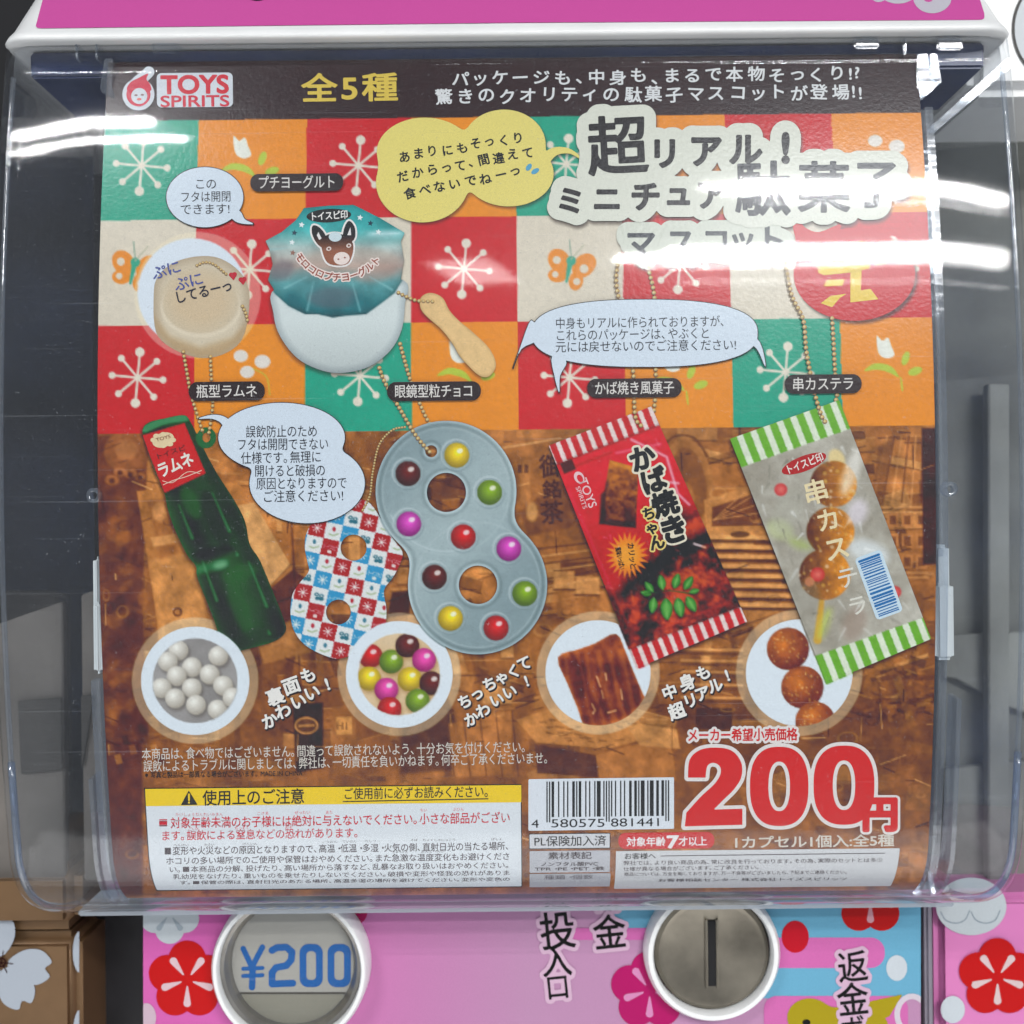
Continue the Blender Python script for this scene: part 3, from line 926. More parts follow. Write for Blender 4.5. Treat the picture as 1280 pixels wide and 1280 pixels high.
f_foil = sd_poly([(380, 260), (411, 257), (442, 256), (474, 272), (506, 291), (501, 302), (505, 325), (501, 350), (492, 365), (475, 378), (457, 391), (440, 392), (416, 395), (398, 391), (382, 391), (362, 381), (345, 366), (335, 350), (341, 330), (337, 312), (332, 301), (352, 290), (370, 275)])
f_cup = sd_poly(spline([(345, 360), (342, 392), (350, 420), (372, 448), (402, 463), (430, 466), (462, 458), (488, 438), (502, 412), (506, 380), (504, 350), (424, 340)], 5))
f_spoon = sd_poly(spline([(526, 372), (538, 366), (553, 372), (562, 388), (575, 402), (592, 416), (612, 436), (620, 456), (612, 470), (600, 470), (586, 458), (574, 444), (566, 430), (552, 412), (536, 398), (526, 386)], 5))
f_bottle = sd_poly(spline([(178, 538), (186, 528), (206, 523), (229, 519), (238, 527), (254, 560), (272, 593), (292, 624), (306, 651), (312, 680), (324, 699), (336, 727), (354, 772), (357, 789), (344, 801), (318, 809), (292, 814), (279, 806), (265, 768), (247, 723), (245, 708), (234, 694), (220, 665), (210, 637), (205, 615), (192, 586), (182, 553)], 4))
f_ring = SUB(sd_ell(258, 547, 12, 13), sd_ell(258, 547, 5, 6))
f_blabel = sd_poly([(178.5, 545), (230, 530), (256, 591), (206, 615)])
f_silver = SUB(SU(26, sd_ell(557.5, 614, 88), sd_ell(597, 731, 87)), sd_ell(558, 615.5, 24.5), sd_ell(597.5, 731, 24), sd_ell(539, 564, 7.5))
f_check = SUB(sd_poly(spline([(461, 628), (474, 645), (491, 673), (503, 690), (500, 705), (491, 722), (480, 738), (483, 762), (480, 787), (461, 808), (427, 823), (405, 819), (381, 806), (367, 787), (363, 765), (366, 742), (376, 727), (386, 714), (384, 701), (381, 684), (384, 664), (398, 644), (420, 628), (442, 623)], 4)), sd_ell(442, 684.5, 16.3), sd_ell(423, 765, 15.5))
RP = np.array([(686, 557), (814, 508), (934, 777), (797, 835)], float)
GP = np.array([(912.5, 548.6), (1049, 500), (1164, 798.6), (1033, 854)], float)
f_rp, f_gp = sd_poly(RP), sd_poly(GP)
insets = dict(yog=(247, 369, 79, 66), balls=(244, 851, 79, 68), choc=(499, 843, 77, 67), kaba=(747.5, 841, 77, 66), kushi=(999, 841, 79, 67))
# tinted see-through rings printed round the inset photographs
for k, (cx, cy, ro, ri) in insets.items():
    K.fill(sd_ell(cx, cy, ro), (240, 225, 190), 0.42, 0.8)
K.fill(sd_ell(240, 366, 68), (214, 222, 228), 1, 1.0)
# printed drop shadows
for f, dx, dy, s_, al in ((f_yb, 2, 3, 3, .45), (f_t2, 1, 3, 3, .55), (f_t1, 1, 4, 4, .6), (f_oval, 3, 4, 3, .6), (f_cup, -1, 4, 4, .45), (f_foil, 0, 2, 2, .4), (f_spoon, -1, 3, 3, .35), (f_bottle, -2, 2, 3, .5),
                          (f_silver, 0, 2, 4, .5), (f_check, 1, 2, 3, .5), (f_rp, -1, 4, 4, .6), (f_gp, -1, 4, 4, .55), (f_b1, 1, 2, 2, .3), (f_b2, 1, 2, 2, .35), (f_b3, 1, 2, 2, .3)):
    K.shadow(f, dx, dy, s_, al)

# ---------- inks of the pasted pictures, on a second canvas
Q = K.copy()
nf = fbm(7, 50, 3); nc = fbm(22, 51, 4); nb = fbm(50, 52, 3)
def at(a, X, Y): return a[(Y.astype(int)), (X.astype(int))]
# pudding in the yoghurt inset
cx, cy, ro, ri = insets['yog']
f_pud = sd_poly(spline([(192, 372), (196, 348), (214, 330), (242, 321), (272, 322), (298, 338), (311, 362), (310, 398), (300, 428), (276, 444), (248, 447), (216, 436), (195, 415)], 5))
Q.fill(GROW(f_pud, 1), lambda X, Y, d: lerp((176, 158, 132), (206, 192, 166), np.clip(d / 14, 0, 1)))
Q.fill(sd_ell(250, 376, 50, 44), lambda X, Y, d: lerp((200, 184, 156), (203, 180, 146), np.clip(d / 22, 0, 1)), .9, 5)
Q.fill(SUB(sd_ell(251, 384, 50, 38), sd_ell(251, 380, 48, 37)), (222, 208, 182), .8, 2)
Q.fill(sd_poly([(192, 395), (196, 415), (216, 436), (248, 447), (276, 444), (300, 428), (309, 404), (290, 422), (250, 434), (212, 420)]), (172, 138, 92), .55, 6)
# cup and foil
def cupc(X, Y, d): return lerp((160, 170, 170), (206, 214, 210), np.clip(d / 12, 0, 1)) * (1 - 0.12 * np.clip((Y - 400) / 66, 0, 1))[..., None]
Q.fill(GROW(f_cup, 2), cupc)
def foilc(X, Y, d):
    t = np.clip((Y - 256) / 139, 0, 1)
    c = np.stack([np.interp(t, [0, .22, .38, .55, .7, 1], [v[i] for v in ((40, 145, 145), (70, 165, 162), (160, 178, 172), (168, 150, 140), (92, 150, 150), (34, 104, 110))]) for i in range(3)], -1)
    n = at(nc, X, Y)
    c *= (0.78 + 0.45 * n)[..., None]
    return c * (1 - 0.25 * np.exp(-np.maximum(d, 0) / 4))[..., None]
Q.fill(GROW(f_foil, 2), foilc)
for (x, y, rx, ry, rt, c, al) in ((352, 338, 16, 12, 20, (104, 98, 104), .6), (417, 372, 32, 14, 0, (92, 100, 108), .65), (470, 342, 26, 10, 10, (176, 140, 128), .5), (440, 325, 60, 16, 0, (200, 170, 150), .35), (482, 292, 20, 3, 2, (230, 245, 245), .7), (384, 352, 20, 16, 0, (70, 120, 124), .4), (366, 376, 10, 12, 30, (40, 100, 108), .6), (450, 378, 12, 12, -30, (40, 104, 110), .5)):
    Q.fill(AND(sd_ell(x, y, rx, ry, rt), f_foil), c, al, 6)
for p in ([(356, 360), (384, 346)], [(384, 388), (392, 352)], [(450, 388), (440, 352)], [(490, 362), (462, 346)], [(336, 312), (360, 310)]):
    Q.fill(sd_line(p, [3, 1]), (150, 200, 200), .5, 1.5)
Q.fill(GROW(f_spoon, 2), lambda X, Y, d: lerp((186, 146, 92), (222, 186, 130), np.clip(d / 5, 0, 1)) * (0.94 + .12 * at(nf, X, Y))[..., None])
# bottle
def botc(X, Y, d):
    ax = np.array([0.37, 0.93]); u = (X - 205) * 0.93 - (Y - 530) * 0.37
    n = at(nb, X, Y)
    c = lerp((14, 44, 22), (36, 92, 50), np.clip(0.15 + 0.6 * n + 0.25 * np.sin(u / 9), 0, 1))
    return c + (np.exp(-np.maximum(d, 0) / 3) * 26)[..., None] * np.array([.7, 1.2, .8])
Q.fill(GROW(f_bottle, 2), botc)
Q.fill(AND(sd_line(spline([(182, 536), (206, 526), (232, 522)], 5, False), 9), f_bottle), (74, 146, 96), .85, 1.5)
for (x, y, rx, ry, rt, c, al) in ((275, 706, 8, 4, 15, (190, 225, 190), .85), (264, 708, 22, 6, 15, (66, 136, 84), .6), (268, 690, 26, 7, 10, (14, 44, 26), .7), (238, 628, 10, 22, 25, (76, 118, 66), .45), (300, 760, 10, 40, 22, (44, 100, 52), .5), (270, 650, 12, 40, 22, (12, 40, 22), .5), (300, 716, 22, 10, 15, (30, 96, 52), .6), (245, 712, 12, 5, 10, (70, 130, 80), .5), (318, 796, 30, 10, 20, (20, 60, 30), .6)):
    Q.fill(AND(sd_ell(x, y, rx, ry, rt), f_bottle), c, al, 5)
Q.fill(GROW(f_ring, 1), (44, 104, 62))
Q.fill(GROW(f_blabel, 1), lambda X, Y, d: lerp((190, 28, 42), (214, 46, 54), at(nb, X, Y)))
# chequered card
a12 = math.radians(12.5)
def checkc(X, Y, d):
    u = ((X - 396.5) * math.cos(a12) + (Y - 660) * math.sin(a12)) / 20.6 + .5
    v = (-(X - 396.5) * math.sin(a12) + (Y - 660) * math.cos(a12)) / 20.6 + .5
    i, j = np.floor(u).astype(int), np.floor(v).astype(int)
    k = (i - j)
    col = np.where(((k % 2) != 0)[..., None], np.array((216, 218, 214.)), np.where(((np.floor_divide(k, 2) % 2) == 0)[..., None], np.array((168, 24, 38.)), np.array((58, 144, 186.))))
    return col
Q.fill(GROW(f_check, 2), checkc)
for i in range(-4, 9):
    for j in range(-4, 10):
        x = 396.5 + 20.6 * (i * math.cos(a12) - j * math.sin(a12)); y = 660 + 20.6 * (i * math.sin(a12) + j * math.cos(a12))
        if not (360 < x < 506 and 622 < y < 826): continue
        k = i - j
        if k % 2 == 0:
            if (i + 3 * j) % 3 == 0 or (i * 5 + j) % 4 == 0:
                for q in range(4):
                    a = a12 + q * math.pi / 4
                    Q.fill(sd_line([(x - 6 * math.cos(a), y - 6 * math.sin(a)), (x + 6 * math.cos(a), y + 6 * math.sin(a))], 1.1), (226, 224, 214), .95, .5)
            else:
                Q.fill(sd_glyphs([(c_, x - 6.5 + q * 4.4, y - 2 + q * 1.0, 5.6, 6.5, -a12) for q, c_ in enumerate('トイスピ')], 24), (226, 224, 214), .95, .5)
                Q.fill(sd_box(x - 3, y + 3, x + 2, y + 7, 1, -12), (226, 224, 214), .9, .5)
        elif (i + j * 2) % 3 == 0:
            for dx, dy in ((-3, -2), (3, 0), (-2, 3), (3, 4)): Q.fill(sd_ell(x + dx, y + dy, 3, 2.4), (36, 96, 112) if (i + j) % 4 else (206, 140, 40), .9, .6)
            for dx, dy in ((-3, -2), (3, 0)): Q.fill(sd_ell(x + dx, y + dy, 1.2), (214, 214, 208), .8, .5)
        else:
            Q.fill(sd_ell(x + 1, y - 3, 2.2, 3), (170, 30, 44) if i % 2 else (50, 110, 130), .9, .6)
            Q.fill(sd_line([(x - 5, y + 3), (x, y + 5), (x + 6, y + 3)], 1.8), (150, 170, 120), .8, .6)
# inset photographs
def inset_photo(key, r, c):
    cx, cy, ro, ri = insets[key]
    Q.fill(sd_ell(cx, cy, ri), (214, 222, 226))
    if r: Q.fill(sd_ell(cx, cy, r), c)
inset_photo('balls', 53, lambda X, Y, d: lerp((120, 116, 112), (168, 164, 160), at(nb, X, Y)))
cb = sd_ell(244, 851, 53)
for (x, y) in ((273, 820), (223, 813), (210, 827), (240, 834), (262, 843), (221, 845), (279, 857), (202, 860), (240, 860), (219, 873), (245, 881), (272, 887), (291, 872)):
    Q.fill(AND(sd_ell(x + 2, y + 3, 13), cb), (90, 82, 74), .5, 3)
    Q.fill(AND(sd_ell(x, y, 12.4), cb), lambda X, Y, d, x=x, y=y: lerp((166, 158, 144), (238, 235, 224), np.clip(1 - np.hypot(X - x + 3, Y - y + 4) / 16, 0, 1)), 1, .8)
inset_photo('choc', 51, lambda X, Y, d: lerp((196, 160, 110), (222, 200, 168), at(nb, X, Y)))
cc = sd_ell(499, 843, 51)
CAN = dict(y=(226, 190, 30), r=(190, 24, 34), g=(118, 150, 30), p=(214, 70, 150), b=(96, 40, 34), m=(196, 70, 168))
def candy(cv, x, y, r, c, clip=None, rx=1.0):
    base = np.array(CAN[c], float)
    f = sd_ell(x, y, r * rx, r)
    if clip: f = AND(f, clip)
    cv.fill(f, lambda X, Y, d: lerp(base * .62, np.minimum(base * 1.12 + 8, 255), np.clip(1.15 - np.hypot(X - x - 1, Y - y + 3) / (r * 1.05), 0, 1)), 1, .8)
    h = sd_ell(x + r * .25, y - r * .35, r * .26, r * .2, 20)
    cv.fill(AND(h, clip) if clip else h, (240, 236, 228), .8, 1.2)
for (x, y, c) in ((463, 820, 'r'), (489, 827, 'g'), (509, 807, 'b'), (530, 825, 'p'), (461, 848, 'y'), (512, 849, 'y'), (539, 854, 'b'), (483, 862, 'p'), (522, 876, 'g'), (487, 886, 'r')):
    Q.fill(AND(sd_ell(x + 1, y + 3, 16), cc), (150, 110, 60), .4, 3)
    candy(Q, x, y, 15, c, cc)
inset_photo('kaba', 0, None)
f_meat = sd_poly(spline([(697, 822), (722, 812), (744, 804), (770, 792), (782, 815), (793, 842), (803, 866), (808, 880), (796, 899), (770, 907), (733, 908), (722, 885), (710, 856)], 3))
def meatc(X, Y, d):
    n = np.clip((at(nc, X, Y) - .3) * 2.2, 0, 1)
    c = lerp((92, 38, 18), (178, 90, 44), n)
    return c + (np.exp(-np.maximum(d, 0) / 2.5) * 50)[..., None] * np.array([1, .7, .3])
ck = sd_ell(747.5, 841, 66)
Q.fill(AND(f_meat, ck), meatc)
for p in ([(746, 846), (750, 858)], [(740, 880), (744, 888), (741, 892)], [(760, 891), (770, 888)], [(757, 842), (758, 850)], [(776, 862), (778, 874)], [(752, 864), (754, 872)]):
    Q.fill(sd_line(p, 2.2), (240, 186, 140), .8, 1.0)
for k in range(14):
    x = 706 + k * 7; Q.fill(AND(sd_line(spline([(x, 815), (x + 8 + R2.uniform(-5, 5), 850), (x + 14, 880), (x + 24, 910)], 4, False), R2.uniform(2, 6)), f_meat, ck), (70, 26, 14) if k % 2 else (208, 120, 62), .3, 2.5)
Q.fill(sd_line([(745, 850), (752, 870), (746, 892)], 3), (80, 26, 14), .6, 2)
inset_photo('kushi', 0, None)
cu_ = sd_ell(999, 841, 67)
def donut(x, y, r, clip=None):
    f = sd_ell(x, y, r)
    if clip: f = AND(f, clip)
    Q.fill(f, lambda X, Y, d: lerp((104, 44, 22), (198, 112, 46), np.clip(1.05 - np.hypot(X - x + 6, Y - y + 8) / (r * 1.3), 0, 1)) * (0.8 + .4 * at(nf, X, Y))[..., None], 1, .8)
    for q in range(26):
        a, rr = R2.uniform(0, 6.28), r * math.sqrt(R2.rand()) * .9
        g = sd_ell(x + rr * math.cos(a), y + rr * math.sin(a), 1.0)
        Q.fill(AND(g, clip) if clip else g, (238, 200, 140), .55, .8)
Q.fill(AND(sd_line([(988, 830), (1022, 905)], 7), cu_), (186, 120, 60))
donut(985, 811, 26.5, cu_); donut(1003, 859, 26.5, cu_); donut(1019, 902, 25, cu_)
# silver card, its candies in blisters
def silc(X, Y, d):
    n = at(nf, X, Y)
    c = lerp((132, 150, 152), (160, 176, 176), np.clip(.5 + .5 * np.sin((X + Y) / 60), 0, 1)) * (0.96 + .07 * n)[..., None]
    return c + (np.exp(-((d - 3) / 1.5) ** 2) * 26)[..., None] - (np.exp(-((d - 7) / 2.0) ** 2) * 18)[..., None]
Q.fill(GROW(f_silver, 2), silc)
CANDIES = ((571, 569, 'y'), (510, 592, 'b'), (612, 615.5, 'g'), (511, 655, 'm'), (579, 671, 'r'), (636, 686, 'm'), (543, 721.5, 'b'), (656, 742, 'g'), (563, 773, 'y'), (620, 785, 'r'))
Q.fill(AND(SUB(sd_ell(557.5, 614, 76), sd_ell(557.5, 614, 74)), sd_poly([(480, 640), (640, 700), (640, 720), (480, 720)])), (186, 200, 200), .7, 1.5)
Q.fill(SUB(sd_ell(597, 731, 79), sd_ell(597, 731, 77.4)), (178, 192, 192), .5, 1.2)
Q.fill(SUB(sd_ell(557.5, 614, 80), sd_ell(557.5, 614, 78.4)), (178, 192, 192), .4, 1.2)
for (x, y, c) in CANDIES:
    Q.fill(SUB(sd_ell(x, y + 1, 19.5), sd_ell(x, y + 1, 17.5)), (118, 136, 138), .6, 1.2)
    Q.fill(SUB(sd_ell(x - 1, y - 1, 19.5), sd_ell(x, y, 18)), (196, 208, 208), .6, 1.2)
    candy(Q, x, y, 15.5, c)
# packages: local axes
def local(P):
    o = P[0]; ex = P[1] - P[0]; ey = P[3] - P[0]
    M = np.linalg.inv(np.array([ex, ey]).T)
    return o, ex, ey, M
ro_, rex, rey, rM = local(RP); go_, gex, gey, gM = local(GP)
def toloc(X, Y, o, M):
    return M[0, 0] * (X - o[0]) + M[0, 1] * (Y - o[1]), M[1, 0] * (X - o[0]) + M[1, 1] * (Y - o[1])
def redpk(X, Y, d):
    s, t = toloc(X, Y, ro_, rM)
    n, n_ = at(nc, X, Y), at(nf, X, Y)
    body = lerp((176, 26, 40), (212, 40, 56), np.clip(1.2 - t * 2 + .5 * n, 0, 1))
    meat = lerp((52, 14, 14), (196, 74, 30), np.clip((n - .38) * 3 + (n_ - .5) * 1.0, 0, 1))
    meat = lerp((56, 12, 16), (1, 1, 1), np.zeros_like(s)) * 0 + meat
    edge = 0.62 - 0.22 * s + 0.03 * np.sin(s * 14)
    m = np.clip((t - edge) * 14, 0, 1)
    c = body * (1 - m[..., None]) + meat * m[..., None]
    dark = np.exp(-((t - (0.69 - .10 * s)) / .035) ** 2)
    c = c * (1 - .7 * dark[..., None] * m[..., None])
    st = ((s * 10.0 + .35) % 1) < .42
    top, bot = t < .085, t > .915
    strp = np.where(st[..., None], np.array((224, 204, 196.)), np.array((194, 34, 50.)))
    c = np.where((top | bot)[..., None], strp, c)
    c = c * (1 - .22 * (np.exp(-((t - .085) / .006) ** 2) + np.exp(-((t - .915) / .006) ** 2)))[..., None]
    return c * (0.93 + .14 * n_)[..., None]
Q.fill(GROW(f_rp, 2), redpk)
L_ = lambda o, ex, ey, s, t: tuple(np.array(o) + s * ex + t * ey)
rl = lambda s, t: L_(ro_, rex, rey, s, t)
for (p, c, al, s_) in (([rl(.72, .1), rl(.96, .22), rl(.93, .38), rl(.99, .44)], (238, 190, 200), .7, 1.5), ([rl(.55, .13), rl(.95, .16)], (236, 120, 140), .6, 2), ([rl(.06, .12), rl(.5, .12)], (150, 16, 30), .5, 2), ([rl(.9, .6), rl(.98, .63)], (240, 220, 220), .8, 1), ([rl(.02, .2), rl(.06, .8)], (230, 90, 100), .35, 2), ([rl(.8, .3), rl(.97, .34)], (240, 210, 216), .6, 1.3), ([rl(.3, .88), rl(.95, .88)], (220, 70, 80), .4, 2)):
    Q.fill(sd_line(p, 3.2), c, al, s_)
Q.fill(sd_box(702, 576, 718, 590, 1, 22), (62, 14, 22), .85)
f_sn = sd_poly([(762, 575), (798, 585), (795, 660), (749, 655)])
def snc(X, Y, d):
    n = np.clip((at(nf, X, Y) - .25) * 1.9, 0, 1); t = np.clip((Y - 575) / 80, 0, 1)
    return lerp((74, 34, 24), (196, 116, 48), np.clip(n * .7 + .5 - t * .7, 0, 1))
Q.fill(f_sn, snc)
Q.fill(sd_poly([(751, 618), (757, 612), (757, 650), (795, 652), (795, 660), (749, 655)]), (50, 20, 20), .8, 2)
Q.fill(sd_poly([(762, 575), (798, 585), (796, 591), (764, 580)]), (216, 140, 56), .7, 1.5)
br = []
for k in range(44):
    a = 2 * math.pi * k / 44; r = 28 if k % 2 == 0 else 17
    br.append((784 + r * math.cos(a), 694 + r * 1.12 * math.sin(a)))
Q.fill(sd_poly(br), (226, 132, 38)); Q.fill(sd_ell(784, 694, 14), (240, 164, 66), .7, 6)
for (x, y, r, rx) in ((868, 705, 40, 26), (862, 735, 36, 16)):
    for q in range(26):
        Q.fill(AND(sd_ell(x + R2.uniform(-28, 34), y + R2.uniform(-26, 26), R2.uniform(2, 7), R2.uniform(1.5, 4), -20), f_rp), (214, 96, 38), .4, 2)
for (x, y, L2, a) in ((818, 742, 18, 128), (816, 743, 15, 170), (829, 740, 21, 100), (842, 738, 21, 74), (854, 739, 21, 58), (860, 741, 14, 14), (818, 744, 22, 262), (832, 744, 30, 274), (846, 744, 27, 282), (857, 743, 24, 300)):
    a = math.radians(a); ux, uy = math.cos(a), -math.sin(a)
    g_ = lambda s_, t_: (x + s_ * L2 * ux - t_ * L2 * uy, y + s_ * L2 * uy + t_ * L2 * ux)
    lf_ = sd_poly(spline([g_(.12, 0), g_(.4, -.24), (g_(.75, -.22)), g_(1.05, 0), g_(.75, .22), g_(.4, .24)], 4))
    Q.fill(SHIFT(lf_, -1, 2), (30, 16, 12), .5, 1.5)
    Q.fill(lf_, lambda X, Y, d: lerp((40, 104, 40), (96, 164, 74), np.clip(d / 5 + .5 * at(nf, X, Y) - .15, 0, 1)), 1, .9)
    Q.fill(sd_line([g_(.15, 0), g_(.95, 0)], 1), (140, 186, 110), .6, .6)
Q.fill(sd_line([(806, 742), (836, 738), (864, 742)], 1.6), (36, 86, 36), .8)
def grnpk(X, Y, d):
    s, t = toloc(X, Y, go_, gM)
    n, n_, nn = at(nc, X, Y), at(nf, X, Y), at(nb, X, Y)
    c = lerp((136, 128, 112), (200, 196, 182), np.clip(nn * .6 + n * .7 - .15, 0, 1))
    st = ((s * 8.2 + .05) % 1) < .55
    strp = np.where(st[..., None], np.array((108, 168, 56.)), np.array((214, 222, 198.)))
    c = np.where(((t < .117) | (t > .888))[..., None], strp, c)
    return c * (0.95 + .1 * n_)[..., None]
Q.fill(GROW(f_gp, 2), grnpk)
def glob(x, y, r, seed):
    Q.fill(sd_ell(x, y, r), lambda X, Y, d: lerp((84, 44, 24), (212, 132, 44), np.clip((X - x) / r * .6 + .35 + .5 * at(nc, X, Y), 0, 1)) * (0.8 + .4 * at(nf, X, Y))[..., None], .95, 1.5)
    for q in range(24):
        a, rr = R2.uniform(0, 6.28), r * math.sqrt(R2.rand())
        Q.fill(sd_ell(x + rr * math.cos(a), y + rr * math.sin(a), R2.uniform(1, 2.6)), (236, 190, 100) if q % 3 else (250, 235, 210), .45, 1.2)
Q.fill(sd_line([(1028, 742), (1022, 800)], [6, 10]), (206, 152, 50), .9, 2)
Q.fill(sd_ell(1046, 575, 10, 14, 20), (232, 206, 140), .8, 3)
glob(1042, 605, 29, 1); glob(1038, 664, 30, 2); glob(1031, 718, 32, 3)
for (x, y, rx, ry, c, al) in ((1064, 590, 9, 30, (240, 236, 224), .6), (975, 662, 16, 12, (190, 204, 130), .5), (1000, 680, 14, 6, (168, 190, 90), .5), (1072, 640, 12, 16, (236, 226, 236), .6), (1030, 780, 6, 20, (190, 206, 90), .6), (1068, 780, 14, 22, (150, 126, 110), .5), (1086, 690, 26, 14, (226, 234, 236), .6), (960, 690, 10, 8, (236, 236, 232), .5), (1005, 750, 20, 24, (128, 122, 108), .4), (985, 640, 18, 30, (178, 176, 160), .4)):
    Q.fill(AND(sd_ell(x, y, rx, ry, -20), f_gp), c, al, 7)
gl_ = lambda s_, t_: L_(go_, gex, gey, s_, t_)
R4 = np.random.RandomState(5)
for k in range(46):
    s0, t0 = R4.uniform(.03, .95), R4.uniform(.13, .86); an = R4.choice([.5, 1.4, 2.4]) + R4.uniform(-.4, .4); L0 = R4.uniform(.03, .12)
    Q.fill(AND(sd_line([gl_(s0, t0), gl_(s0 + L0 * math.cos(an), t0 + L0 * .5 * math.sin(an))], [R4.uniform(1, 4), .6]), f_gp), (244, 244, 238) if k % 3 else (120, 116, 102), R4.uniform(.25, .65), R4.uniform(.8, 2.2))
for k in range(26):
    s0, t0 = R4.uniform(.03, .95), R4.uniform(.1, .9); an = R4.choice([.6, 1.5, 2.5]) + R4.uniform(-.4, .4); L0 = R4.uniform(.03, .12)
    Q.fill(AND(sd_line([rl(s0, t0), rl(s0 + L0 * math.cos(an), t0 + L0 * .5 * math.sin(an))], [R4.uniform(1, 3), .6]), f_rp), (246, 176, 176) if k % 2 else (110, 14, 24), R4.uniform(.2, .5), R4.uniform(.8, 2))
for (x, y, rx, ry, rt) in ((276, 640, 2, 26, 24), (322, 730, 2, 30, 22), (232, 652, 1.6, 22, 22), (262, 726, 1.6, 26, 20), (296, 692, 12, 1.6, 18), (336, 790, 10, 2, 24)):
    Q.fill(AND(sd_line([(x - ry * math.sin(math.radians(rt)), y - ry * math.cos(math.radians(rt))), (x + ry * math.sin(math.radians(rt)), y + ry * math.cos(math.radians(rt)))], [1, 3.5]), f_bottle), (120, 186, 130), .45, 2)
for (x, y, r) in ((976, 612, 8), (1022, 718, 9), (1119, 740, 7.5)):
    Q.fill(sd_ell(x, y, r), lambda X, Y, d: lerp((196, 52, 54), (226, 110, 100), np.clip(d / 8, 0, 1)), .9, 1.5)
Q.fill(sd_ell(1012, 727, 6), (200, 128, 90), .8, 1.5); Q.fill(sd_ell(1107, 746, 7, 5), (220, 226, 224), .9, 1.5)

# ------------------------------------------------------------------ THE POSTER
poster = thing('product_poster', (0, 0.01, 0.0), 'paper product poster with coloured chequers above a brown photo, inside the clear cover', 'poster')
XL, XR = xo(122, 500), xo(1168, 500)
y_, z_ = prof_at(POFF)
ztop = zo(640, 75.5)
k0 = int(np.argmin(np.abs(z_[:N_MAIN] - ztop)))
k1 = int(N_MAIN + 39 * 0.60)
def prof_fine(off, n, ka=k0, kb=k1):
    y, z = prof_at(off)
    y, z = y[ka:kb + 1], z[ka:kb + 1]
    s = np.concatenate([[0], np.cumsum(np.hypot(np.diff(y), np.diff(z)))])
    t = np.linspace(0, s[-1], n)
    return np.interp(t, s, y), np.interp(t, s, z)
NXS, NYS = 680, 700
ys, zs = prof_fine(POFF, NYS)
xs = np.linspace(XL, XR, NXS)
V = np.stack([np.tile(xs, NYS), np.repeat(ys, NXS), np.repeat(zs, NXS)], 1)
pu, pv = project(V)
gi = (np.arange(NYS - 1)[:, None] * NXS + np.arange(NXS - 1)[None]).ravel()
faces = np.stack([gi, gi + NXS, gi + NXS + 1, gi + 1], 1)
add_mesh('printed_sheet', V, faces, PRINT, poster, K.sample(np.stack([pu, pv], 1)), smooth=True)
# card behind the sheet
def strip_solid(name, x0, x1, off0, off1, ka, kb, n, mat, parent):
    ya, za = prof_fine(off0, n, ka, kb); yb, zb = prof_fine(off1, n, ka, kb)
    Vv, Ff = [], []
    for i in range(n):
        Vv += [(x0, ya[i], za[i]), (x1, ya[i], za[i]), (x1, yb[i], zb[i]), (x0, yb[i], zb[i])]
    for i in range(n - 1):
        a, b = i * 4, i * 4 + 4
        for q in range(4): Ff.append((a + q, a + (q + 1) % 4, b + (q + 1) % 4, b + q))
    Ff += [(0, 3, 2, 1), ((n - 1) * 4, (n - 1) * 4 + 1, (n - 1) * 4 + 2, (n - 1) * 4 + 3)]
    return add_mesh(name, Vv, Ff, mat, parent)
strip_solid('backing_card', XL, XR, POFF + 0.0001, POFF + 0.0007, k0, k1, 90, CARD, poster)

def pic(name, f, layer, parent=poster, step=1.5, label=None):
    fl = Flat(); fl.sdf(f, lambda V2: Q.sample(V2), layer, step, merge=False)
    return fl.build(name, parent, label)
def flat(name, f, col, layer, parent=poster, step=1.2, label=None, edge=None):
    fl = Flat()
    if edge: fl.sdf(GROW(f, edge[1]), edge[0], layer, step); fl.sdf(f, col, layer + 1, step)
    else: fl.sdf(f, col, layer, step)
    return fl.build(name, parent, label)

# header
logo = flat('brand_logo', U(GROW(sd_line(spline([(186, 90), (180, 96), (170, 104), (164, 118)], 5, False), 12), 1), sd_ell(173, 118, 20), sd_box(196, 91, 291, 134, 6, 0.5)), (206, 210, 214), 2, label='white-edged flame badge with red lettering')
lf = Flat()
lf.sdf(SUB(U(sd_ell(173, 118, 15), sd_poly(spline([(185, 92), (183, 99), (188, 106), (187, 114), (160, 114), (162, 104), (172, 98)], 4))), sd_ell(174, 120, 10)), (204, 50, 70), 3, 0.7)
lf.sdf(sd_ell(170, 119, 2.2, 1.2), (150, 120, 120), 3, .5); lf.sdf(sd_ell(178, 118.5, 2.2, 1.2), (150, 120, 120), 3, .5); lf.sdf(sd_ell(174, 124, 3, 1.6), (226, 120, 110), 3, .5)
T(lf, 'TOYS', 201, 105.5, 286, 104.5, 31, (204, 40, 60), 3, 48, .035)
T(lf, 'SPIRITS', 200, 126.5, 287, 125.5, 19.5, (204, 50, 66), 3, 48, .02)
lf.build('logo_lettering', logo)
fl = Flat(); T(fl, '全5種', 374, 111, 500, 109, 41, (214, 186, 84), 2, 64, .022, 0, .9); fl.build('kinds_lettering', poster, 'yellow lettering on the dark band')
fl = Flat(); T(fl, 'パッケージも、中身も、まるで本物そっくり!?', 562, 98.5, 1076, 92, 23, (216, 216, 214), 2, 48, .02, .14, .84)
T(fl, '驚きのクオリティの駄菓子マスコットが登場!!', 542, 121, 1078, 115, 24, (216, 216, 214), 2, 48, .02, .14, .84); fl.build('headline_lettering', poster, 'two white lines of hand-written lettering on the dark band')

